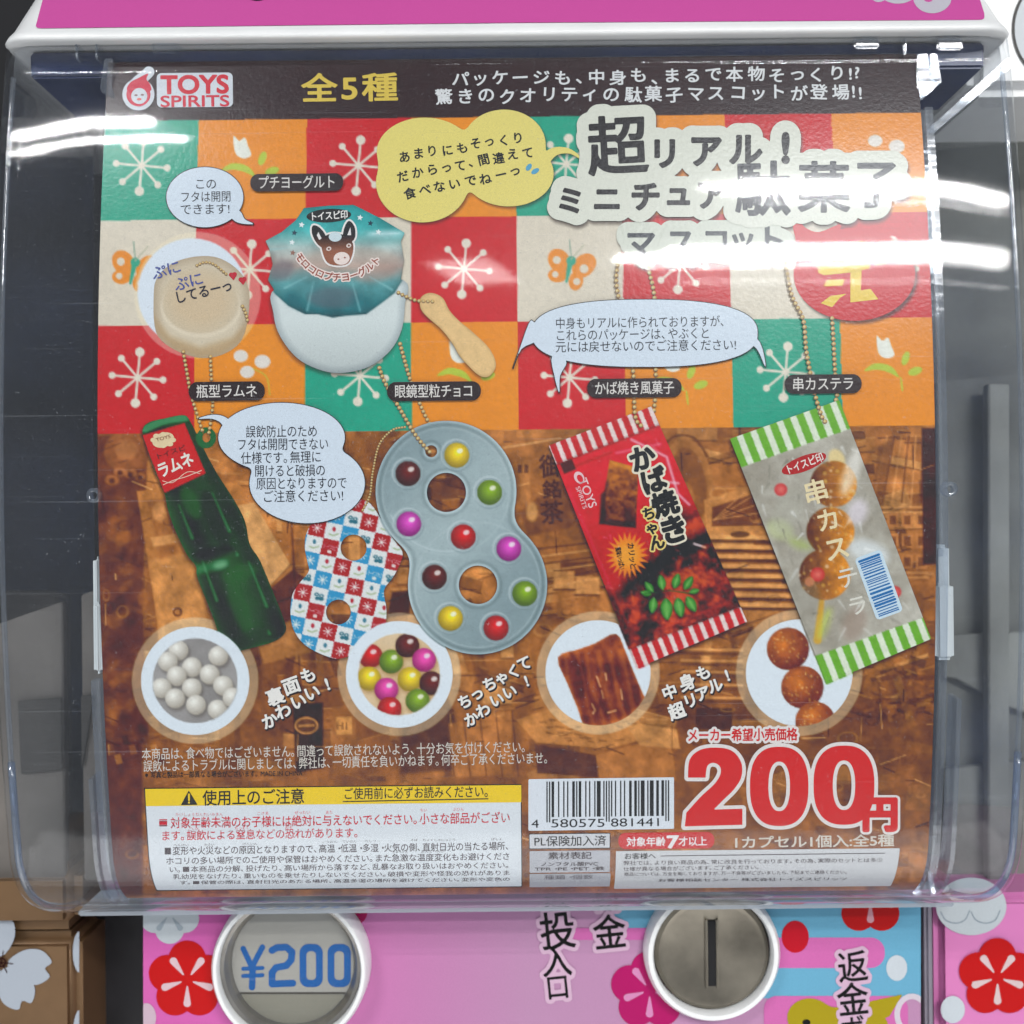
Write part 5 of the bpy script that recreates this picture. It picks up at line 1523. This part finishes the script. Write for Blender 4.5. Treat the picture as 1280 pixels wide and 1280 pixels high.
for sd_ in (-1, 1):
    bead('cover_edge_bead', sd_, 1, m - 21, 0.0008, CLEAR_EDGE)
    bead('cover_edge_bead', sd_, m - 24, m - 1, 0.0011, CLEAR_BLUE)
# underside of the cover: clear floor that runs back to the machine
zf = ro1[-1][0][2]
smooth_box('cover_floor', (-HWX + 0.014, 0.030, zf - 0.0002), (HWX - 0.014, 0.049, zf + 0.0018), CLEAR_FLOOR, machine, 0.0005)
# moulded rails that hold the poster
kr = N_MAIN + 26
strip_solid('poster_rail', XL - 0.0030, XL - 0.0006, 0.0020, 0.0058, int(N_MAIN * .78), kr, 60, CLEAR_EDGE, machine)
strip_solid('poster_rail', XR + 0.0006, XR + 0.0030, 0.0020, 0.0058, int(N_MAIN * .10), kr, 90, CLEAR_EDGE, machine)
strip_solid('poster_rail', XL - 0.0052, XL - 0.0040, 0.0020, 0.0090, int(N_MAIN * .90), kr, 60, CLEAR_EDGE, machine)
strip_solid('poster_rail', XR + 0.0062, XR + 0.0076, 0.0020, 0.0090, int(N_MAIN * .82), kr, 60, CLEAR_EDGE, machine)
def pxpoly(pts, yp): return [tuple(on_plane(np.array([x]), np.array([y]), yp)[0][[0, 2]]) for x, y in pts]
prism_y('poster_hook', pxpoly([(130, 72), (141, 72), (139, 108), (145, 125), (139, 124), (124, 112)], 0.013), 0.013, 0.017, CLEAR_EDGE, machine, .0004)
prism_y('poster_hook', pxpoly([(1147, 68), (1160, 66), (1163, 96), (1175, 104), (1160, 118), (1148, 121), (1146, 92)], 0.013), 0.013, 0.018, CLEAR_EDGE, machine, .0004)
prism_y('poster_hook', pxpoly([(1163, 66), (1172, 66), (1178, 104), (1168, 100)], 0.012), 0.012, 0.015, CLEAR_EDGE, machine, .0004)
prism_y('cover_rib', pxpoly([(1262, 70), (1268, 80), (1170, 164), (1163, 158)], 0.03), 0.03, 0.034, CLEAR_EDGE, machine, .0004)
for (x0, x1, y0, y1) in ((93, 97, 48, 74), (118, 122, 48, 74), (1130, 1134, 46, 68), (1172, 1204, 46, 62), (189, 222, 47, 66), (1068, 1100, 46, 60)):
    p = pxpoly([(x0, y1), (x1, y1), (x1, y0), (x0, y0)], 0.012)
    prism_y('latch_block', p, 0.012, 0.018, CLEAR_EDGE, machine, .0006)
for (x, y) in ((113, 619), (1192, 611)):
    c = on_plane(np.array([x]), np.array([y]), 0.0)[0]
    lathe_y('cover_pip', c[0], c[2], [(0.0010, 0.0030), (0.0011, 0.0022), (0.0014, 0.0020), (0.0019, 0.0020), (0.0022, 0.0023), (0.0023, 0.0046), (0.0010, 0.0046), (0.0010, 0.0030)], CLEAR_EDGE, machine, 28)
for (x0, x1, y0, y1, ym) in ((114, 129, 696, 842, 752), (1168, 1191, 681, 825, 728)):
    a = on_plane(np.array([x0 + (4 if x0 < 600 else 0)]), np.array([y1]), 0.006)[0]; b_ = on_plane(np.array([x1]), np.array([ym]), 0.006)[0]; c_ = on_plane(np.array([x0]), np.array([y0]), 0.006)[0]
    d_ = on_plane(np.array([x1 - (3 if x0 < 600 else 2)]), np.array([ym + 4]), 0.006)[0]
    smooth_box('side_tab', (a[0], 0.0045, a[2]), (b_[0], 0.011, b_[2]), TAB_PL, machine, 0.0012, 3)
    smooth_box('side_tab', (c_[0], 0.0062, d_[2] - .018), (d_[0], 0.012, c_[2]), TAB_PL, machine, 0.0012, 3)

# inside of the machine, seen either side of the poster
smooth_box('chamber_wall', (-0.150, 0.118, -0.118), (0.150, 0.123, 0.150), CHAMBER, machine, 0)
smooth_box('top_gasket', (-0.1462, 0.016, 0.1345), (0.1462, 0.052, 0.1425), NAVY, machine, 0.0008)
LIGHTG = mat_solid('pale_grey_plastic', (0.26, 0.265, 0.24), .6, noise=.35, scale=20)
MIDG = mat_solid('mid_grey_plastic', (0.20, 0.205, 0.185), .6, noise=.5, scale=16)
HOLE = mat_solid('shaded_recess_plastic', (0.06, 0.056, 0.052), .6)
neighbour_panels = []
def both(name, pts, y0, y1, mat, side):
    """a panel run across the gap: one piece inside this machine, one inside its neighbour"""
    xw, xn = side * 0.1495, side * 0.1560
    P = pxpoly(pts, y0)
    def clip(P, x, keep):
        out = []
        for a, b in zip(P, P[1:] + P[:1]):
            ia, ib = keep * (a[0] - x) > 0, keep * (b[0] - x) > 0
            if ia: out.append(a)
            if ia != ib:
                t = (x - a[0]) / (b[0] - a[0]); out.append((x, a[1] + (b[1] - a[1]) * t))
        return out
    A = clip(P, xw, -side); Bp = clip(P, xn, side)
    if len(A) > 2: prism_y(name, A, y0, y1, mat, machine, .0004)
    if len(Bp) > 2: neighbour_panels.append((name, Bp, y0, y1, mat, side))
both('chute_panel', [(-60, 800), (118, 738), (180, 735), (180, 1100), (-60, 1100)], 0.060, 0.064, TAUPE, -1)
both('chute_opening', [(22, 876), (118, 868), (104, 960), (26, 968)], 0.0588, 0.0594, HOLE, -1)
both('side_wall_panel', [(1150, 480), (1330, 460), (1330, 1110), (1150, 1110)], 0.082, 0.086, MIDG, 1)
both('inner_ledge', [(1150, 795), (1330, 788), (1330, 908), (1262, 884), (1195, 848), (1150, 846)], 0.078, 0.0812, LIGHTG, 1)
both('inner_post', [(1236, 480), (1262, 480), (1262, 1110), (1236, 1110)], 0.072, 0.0772, LIGHTG, 1)
both('chute_panel', [(1150, 965), (1330, 945), (1330, 1110), (1150, 1110)], 0.078, 0.0812, LIGHTG, 1)

# lid: white housing with a pink face that leans back
import bmesh
k37 = math.tan(math.radians(37))
def lid_shape(z, grow=0.0):
    t = (z - 0.1455)
    hw = 0.1526 - t * 0.10 + grow
    y0 = 0.0092 + k37 * t - grow
    r = 0.010
    ring = [(-hw, 0.14, z), (-hw, 0.07, z)]
    for a in np.linspace(0, math.pi / 2, 8): ring.append((-hw + r - r * math.cos(a), y0 + r - r * math.sin(a), z))
    for q in np.linspace(-1, 1, 12)[1:-1]: ring.append((q * (hw - r), y0, z))
    for a in np.linspace(math.pi / 2, 0, 8): ring.append((hw - r + r * math.cos(a), y0 + r - r * math.sin(a), z))
    ring += [(hw, 0.07, z), (hw, 0.14, z)]
    return ring
rings = [lid_shape(0.1432, -0.006), lid_shape(0.1424, -0.0022), lid_shape(0.1425, -0.0006), lid_shape(0.1434, 0.0004), lid_shape(0.1452, 0.0004), lid_shape(0.148), lid_shape(0.155), lid_shape(0.170), lid_shape(0.20), lid_shape(0.24)]
V = [p for r in rings for p in r]; n = len(rings[0]); Fc = []
for i in range(len(rings) - 1):
    for j in range(n):
        j2 = (j + 1) % n
        Fc.append((i * n + j, (i + 1) * n + j, (i + 1) * n + j2, i * n + j2))
Fc.append(tuple(range(n))); Fc.append(tuple((len(rings) - 1) * n + j for j in range(n))[::-1])
lid = add_mesh('lid', V, Fc, WHITE_PL, machine, smooth=True)
def proj_lid(lift):
    def f(x, y):
        a, b_ = uv_of(x, y)
        yy = (.0092 + k37 * (b_ * DCAM - .1455)) / (1 - k37 * b_)
        P = np.stack([a * (yy + DCAM), yy, b_ * (yy + DCAM)], -1)
        nrm = np.array([0, -math.cos(math.radians(37)), math.sin(math.radians(37))])
        return P + nrm * (0.00025 + lift)
    return f
PINK_PRINT = mat_print('lid_print', rough=0.22, grain=0.03, bump=0.03)
fl = Flat(proj_lid, PINK_PRINT)
fl.sdf(sd_poly(np.concatenate([spline([(46, 30), (45.5, 35), (51, 36.5)], 4, False), [(640, 29.5)], spline([(1219, 26), (1229, 25), (1230, 18)], 4, False), [(1205, -60), (70, -60)]])), (226, 98, 178), 1, 2.0)
st = fl.build('lid_sticker', lid)
fl = Flat(proj_lid, PINK_PRINT); fl.sdf(sd_ell(322, -9, 17, 11.5), (24, 20, 24), 2, 1.0); fl.build('sticker_dot', lid)
fl = Flat(proj_lid, PINK_PRINT)
fl.sdf(SUB(U(sd_ell(1165, -2, 24, 20), sd_ell(1122, -10, 24, 16), sd_ell(1098, -14, 14, 18)), sd_ell(1160, -3, 7, 7), sd_ell(1122, -12, 10, 9)), (214, 210, 220), 2, 1.0); fl.build('sticker_cloud', lid)

# front coin panel below the cover
YP = 0.050
pp = proj_plane(YP)
def P0(px, py, y=YP): return on_plane(np.array([px]), np.array([py]), y)[0]
lt, rb = P0(178, 1128), P0(1152, 1400)
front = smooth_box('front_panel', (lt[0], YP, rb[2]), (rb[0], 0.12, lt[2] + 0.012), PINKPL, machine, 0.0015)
e0, e1 = P0(1152, 1128), P0(1166, 1400)
smooth_box('edge_trim', (e0[0] + .0004, YP - .002, e1[2]), (e1[0], 0.12, e0[2] + .012), VIOLET, machine, 0.001)
def pf(name, items, parent=front, label=None):
    fl = Flat(pp, PANEL_PRINT)
    for it in items: fl.sdf(it[0], it[1], it[2] if len(it) > 2 else 3, 1.0)
    return fl.build(name, parent, label)
def plum(x, y, r, c, petal, rot=0, L=3):
    lobes = U(*[sd_ell(x + r * .55 * math.cos(math.radians(rot + 72 * k)), y + r * .55 * math.sin(math.radians(rot + 72 * k)), r * .5) for k in range(5)], sd_ell(x, y, r * .55))
    out = [(lobes, c, L)]
    for k in range(5):
        a = math.radians(rot + 36 + 72 * k)
        out.append((sd_line([(x + r * .18 * math.cos(a), y + r * .18 * math.sin(a)), (x + r * .62 * math.cos(a), y + r * .62 * math.sin(a))], [r * .04, r * .2]), petal, L + 1))
    return out
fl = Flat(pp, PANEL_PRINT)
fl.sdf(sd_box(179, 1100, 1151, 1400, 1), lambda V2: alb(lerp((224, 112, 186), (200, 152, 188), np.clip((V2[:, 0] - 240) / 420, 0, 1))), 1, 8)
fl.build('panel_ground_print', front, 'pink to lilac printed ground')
inside = sd_box(179, 1100, 1151, 1400, 0)
pf('plum_print', [(AND(f, inside), c, l) for f, c, l in plum(234, 1225, 47, (206, 34, 48), (232, 200, 206), -90)], label='red plum blossom at the left of the pink panel')
pf('plum_print', [(AND(f, inside), c, l) for f, c, l in plum(212, 1142, 36, (206, 214, 218), (170, 182, 190), 90)], label='white plum blossom under the cover')
pf('plum_print', [(sd_ell(438, 1142, 21, 15), (190, 20, 104), 3)], label='crimson spot above the price window')
pf('plum_print', [(f, c, l) for f, c, l in plum(812, 1238, 47, (190, 26, 112), (226, 150, 196), -90, 5)], label='crimson plum blossom beside the coin plate')
pf('plum_print', [(AND(sd_ell(183, 1272, 12, 18), inside), (216, 190, 204), 3)], label='pale blossom edge')
sky_f = AND(sd_poly([(768, 1130), (1160, 1130), (1160, 1250), (955, 1252), (950, 1246), (970, 1240), (1060, 1236), (1060, 1210), (940, 1206), (780, 1170), (760, 1165)]), inside)
fl = Flat(pp, PANEL_PRINT)
fl.sdf(AND(U(sd_box(768, 1120, 1200, 1172, 14), sd_box(940, 1172, 1200, 1248, 0)), inside), (120, 184, 214), 2, 1)
fl.sdf(U(sd_box(930, 1172, 1106, 1210, 18), sd_box(700, 1160, 900, 1175, 6)), (222, 120, 186), 3, 1)
fl.sdf(AND(sd_box(955, 1245, 1135, 1300, 16), inside), (222, 120, 186), 3.5, 1)
fl.build('cloud_band_print', front, 'pale blue and pink cloud bands')
pf('plum_print', [(f, c, l) for f, c, l in plum(1088, 1122, 44, (200, 30, 48), (226, 170, 180), -90, 4)], label='red plum blossom at the upper right of the panel')
pf('dot_print', [(sd_ell(994, 1171, 17, 20), (206, 30, 60), 4)], label='red oval spot')
pf('dot_print', [(sd_ell(1121, 1210, 13, 16), (214, 222, 228), 4)], label='white oval spot')
pf('bird_print', [(U(SU(10, sd_ell(1012, 1272, 28, 24), sd_ell(1060, 1282, 50, 24)), sd_poly([(1040, 1262), (1128, 1243), (1112, 1270), (1070, 1290)])), (182, 164, 50), 5), (sd_ell(1008, 1278, 5, 4), (30, 24, 30), 6)], label='olive bird with raised wing')
pf('swirl_print', [(AND(SUB(sd_ell(1140, 1268, 22, 26), sd_ell(1140, 1268, 15, 19)), inside), (224, 214, 224), 4)], label='white swirl at the panel edge')
def brush(chars, ems, parent=front, label=None):
    g = [(c, x, y, e * .86, e * .94, math.radians(rt + 2)) for (c, x, y, e, rt) in chars]
    fl = Flat(pp, PANEL_PRINT); fl.sdf(GROW(sd_glyphs(g, 64), 5), (226, 190, 214), 6, 1.1); put(fl, g, (26, 26, 34), 7, 80, .013); fl.build('brush_lettering', parent, label)
brush([('料', 758, 1118, 46, 0), ('金', 762, 1166, 48, 4), ('投', 697, 1164, 52, 4), ('入', 696, 1202, 44, 2), ('口', 697, 1234, 36, 4)], 0, label='black brush characters beside the coin plate')
brush([('返', 1066, 1209, 44, 4), ('金', 1066, 1250, 46, 4), ('ボ', 1066, 1286, 36, 4)], 0, label='black brush characters at the right of the panel')
# price window
YB = YP - .008
c = P0(361, 1214, YB); sc_ = (YB + DCAM) / F_PX
cxw, czw = c[0], c[2]
lathe_y('window_bezel', cxw, czw, [(89 * sc_, YP - .0001), (89.5 * sc_, YB + .0006), (91 * sc_, YB), (95 * sc_, YB), (98 * sc_, YB + .0012), (99.5 * sc_, YP - .0001)], WHITE_PL, machine)
pw_ = lathe_y('price_window', cxw, czw, [(0.0, YP - .0012), (78 * sc_, YP - .0012), (80 * sc_, YP - .0030), (84 * sc_, YP - .0050), (88.6 * sc_, YP - .0052), (88.8 * sc_, YP - .0002), (0, YP - .0002)], STEEL, machine)
pw_['label'] = 'round steel price window with blue lettering'
pj_w = proj_plane(YP - .0012)
cpx, cpy = project(np.array([cxw, YP - .0012, czw]))
fl = Flat(pj_w, PANEL_PRINT)
disc = sd_ell(float(cpx), float(cpy), 76)
fl.sdf(AND(disc, sd_box(280, 1100, 480, 1240, 0)), (196, 191, 180), 1, 1.2)
fl.sdf(AND(disc, sd_box(280, 1243, 480, 1400, 0)), (166, 161, 144), 1, 1.2); fl.build('window_card', pw_)
fl = Flat(pj_w, PANEL_PRINT); fl.sdf(AND(disc, sd_box(280, 1240.5, 480, 1242.5, 0)), (96, 90, 80), 1.5, .6); fl.build('card_edge', pw_)
lathe_y('window_pane', cxw, czw, [(0.0, YP - .0036), (79 * sc_, YP - .0036), (79 * sc_, YP - .0030), (0, YP - .0030)], CLEAR, pw_)
fl = Flat(pj_w, PANEL_PRINT)
def seg(pts, w=8.5): fl.sdf(sd_line(pts, w), (26, 112, 186), 3, .8)
fl.sdf(U(sd_line([(304, 1186), (314, 1207)], 7), sd_line([(328, 1184), (316, 1207)], 7), sd_line([(316, 1205), (315, 1234)], 8), sd_line([(304, 1211), (328, 1210)], 5), sd_line([(304, 1220), (328, 1219)], 5)), (26, 112, 186), 3, .8)
seg([(340, 1188), (346, 1184.5), (358, 1184), (365, 1190), (364, 1200), (358, 1207), (345, 1209.5), (340, 1216), (340, 1230), (366, 1229)])
for x in (389, 424): fl.sdf(SUB(sd_box(x - 14.5, 1180, x + 14.5, 1234, 11), sd_box(x - 6, 1189, x + 6, 1225, 5)), (26, 112, 186), 3, .8)
fl.build('price_figures', pw_, 'blue 200 yen figures')
sc_ = (YP + DCAM) / F_PX
# coin plate
c = P0(888, 1186)
lathe_y('coin_bezel', c[0], c[2], [(73 * sc_, YP - .0001), (73 * sc_, YP - .0046), (75 * sc_, YP - .0056), (80 * sc_, YP - .0056), (84 * sc_, YP - .0036), (84.5 * sc_, YP - .0001)], WHITE_PL, machine)
cpl = lathe_y('coin_plate', c[0], c[2], [(0.0, YP - .0030), (60 * sc_, YP - .0030), (66 * sc_, YP - .0034), (71 * sc_, YP - .0024), (72.6 * sc_, YP - .0004), (0, YP - .0002)], DARKSTEEL, machine)
q0, q1 = P0(884.5, 1232, YP - .003), P0(894.5, 1150, YP - .003)
smooth_box('coin_slot', (q0[0], YP - .0036, q0[2]), (q1[0], YP - .0028, q1[2]), mat_solid('slot_black', (.004, .004, .005), .8), cpl, 0.0002)
for (xa_, xb_) in ((881.5, 884.0), (895.2, 897.6)):
    q0, q1 = P0(xa_, 1234, YP - .003), P0(xb_, 1148, YP - .003)
    smooth_box('slot_lip', (q0[0], YP - .0041, q0[2]), (q1[0], YP - .0028, q1[2]), DARKSTEEL, cpl, 0.0003)
# frame of the machine behind the panel and cover
smooth_box('machine_body', (-0.1235, 0.124, -0.30), (0.1425, 0.20, 0.14), DARK, machine, 0.002)
lgap = P0(104, 1140, .085)
smooth_box('side_frame', (lgap[0], 0.085, -0.30), (P0(178, 1140)[0] - .0006, 0.119, -0.117), DARK, machine, 0.001)

# ------------------------------------------------------------------ neighbours
left = thing('capsule_toy_machine', (-0.29, 0.10, -0.16), 'copper coloured capsule machine with white cherry blossom at the lower left corner', 'vending machine')
a, b_ = P0(-260, 1172, .06), P0(100, 1400, .06)
lp = smooth_box('front_panel', (a[0], .06, b_[2]), (b_[0], .13, a[2]), COPPER, left, 0.004, 3)
a2, b2 = P0(-260, 1086, .057), P0(97, 1168, .057)
smooth_box('upper_trim', (a2[0], .057, b2[2]), (b2[0], .13, a2[2]), COPPER, left, 0.005, 3)
a3, b3 = P0(-260, 1040, .070), P0(22, 1078, .070)
smooth_box('cover_edge', (a3[0], .070, b3[2]), (b3[0], .12, a3[2]), LIGHTG, left, 0.004, 3)
for (nm, Pp, y0, y1, mt, sd) in neighbour_panels:
    if sd < 0: prism_y(nm, Pp, y0, y1, mt, left, .0004)
ppl = proj_plane(.0597)
fl = Flat(ppl, PANEL_PRINT); BL = (184, 192, 202)
def petal(x, y, a, L, w):
    ar = math.radians(a); ux, uy = math.cos(ar), math.sin(ar); vx, vy = -uy, ux
    g = lambda s, t: (x + s * L * ux + t * w * vx, y + s * L * uy + t * w * vy)
    return sd_poly(spline([g(.12, 0), g(.4, -.42), g(.75, -.5), g(1.0, -.22), g(.88, 0), g(1.0, .22), g(.75, .5), g(.4, .42)], 4))
for i_, ang in enumerate((8, 62, 125, 190, 262, 318)[:5]): fl.sdf(petal(2, 1203, ang, 62, 44), BL, 1 + .3 * i_, 1)
fl.sdf(petal(104, 1190, 180 - 95, 60, 30), BL, 1, 1) if False else None
fl.build('cherry_blossom_print', lp)
fl = Flat(ppl, PANEL_PRINT)
for k in range(6):
    a = math.radians(8 + 54 * k); fl.sdf(sd_line([(2, 1203), (2 + 14 * math.cos(a), 1203 + 14 * math.sin(a))], 1.4), (70, 50, 40), 4, .7)
fl.sdf(SUB(sd_ell(2, 1203, 6), sd_ell(2, 1203, 4)), (70, 50, 40), 4, .7)
for (y0, y1) in ((1164, 1216), (1262, 1330)): fl.sdf(AND(sd_ell(100, (y0 + y1) / 2, 9, (y1 - y0) / 2), sd_box(60, 1000, 99, 1400)), BL, 2, 1)
fl.build('blossom_detail_print', lp)

right = thing('capsule_toy_machine', (0.29, 0.10, -0.16), 'pink plum blossom capsule machine with white lid, cut off at the right edge', 'vending machine')
a, b_ = P0(1170, 1120, .056), P0(1500, 1400, .056)
MAG = mat_solid('magenta_panel_face', (0.66, 0.20, 0.46), 0.34, noise=0.05, scale=12)
rp_ = smooth_box('front_panel', (a[0], .056, b_[2]), (b_[0], .13, a[2]), MAG, right, 0.003, 3)
ppr = proj_plane(.0557)
fl = Flat(ppr, PANEL_PRINT)
for f, c_, l in plum(1247, 1222, 47, (206, 30, 48), (232, 206, 206), -90, 3): fl.sdf(f, c_, l, 1)
fl.build('plum_print', rp_, 'red plum blossom')
fl = Flat(ppr, PANEL_PRINT); fl.sdf(sd_ell(1214, 1133, 44, 36), (206, 214, 218), 1, 1)
for x in (1194, 1232): fl.sdf(sd_line(spline([(x - 18, 1140), (x - 12, 1150), (x, 1154), (x + 12, 1150), (x + 18, 1138)], 5, False), 1.6), (160, 172, 182), 2, .8)
fl.build('plum_print', rp_, 'white plum blossom')
pfR = Flat(ppr, PANEL_PRINT); pfR.sdf(sd_ell(1191, 1262, 15, 17), (214, 222, 228), 1, 1); pfR.build('dot_print', rp_)
a, b_ = P0(1212, -160, .05), P0(1600, 112, .05)
for (nm, Pp, y0, y1, mt, sd) in neighbour_panels:
    if sd > 0: prism_y(nm, Pp, y0, y1, mt, right, .0004)
rl_ = smooth_box('lid', (a[0], .05, b_[2]), (b_[0], .14, a[2]), WHITE_PL, right, 0.004, 3)
fl = Flat(proj_plane(.0497), PANEL_PRINT); fl.sdf(sd_ell(1322, 36, 57, 66), (28, 28, 32), 1, 1.2); fl.sdf(sd_ell(1322, 36, 53.5, 62.5), (216, 222, 226), 2, 1.2); fl.build('lid_emblem', rl_)
a, b_ = P0(1150, 114, .10), P0(1600, 1100, .10)
smooth_box('body', (.156, .10, b_[2]), (b_[0], .15, a[2]), MIDG, right, 0.003)

wall = smooth_box('wall', (-0.9, 0.24, -0.6), (0.9, 0.26, 0.7), mat_solid('dark_wall_paint', (0.010, 0.010, 0.012), .8, noise=.4, scale=8), None, 0)
wall['kind'] = 'structure'
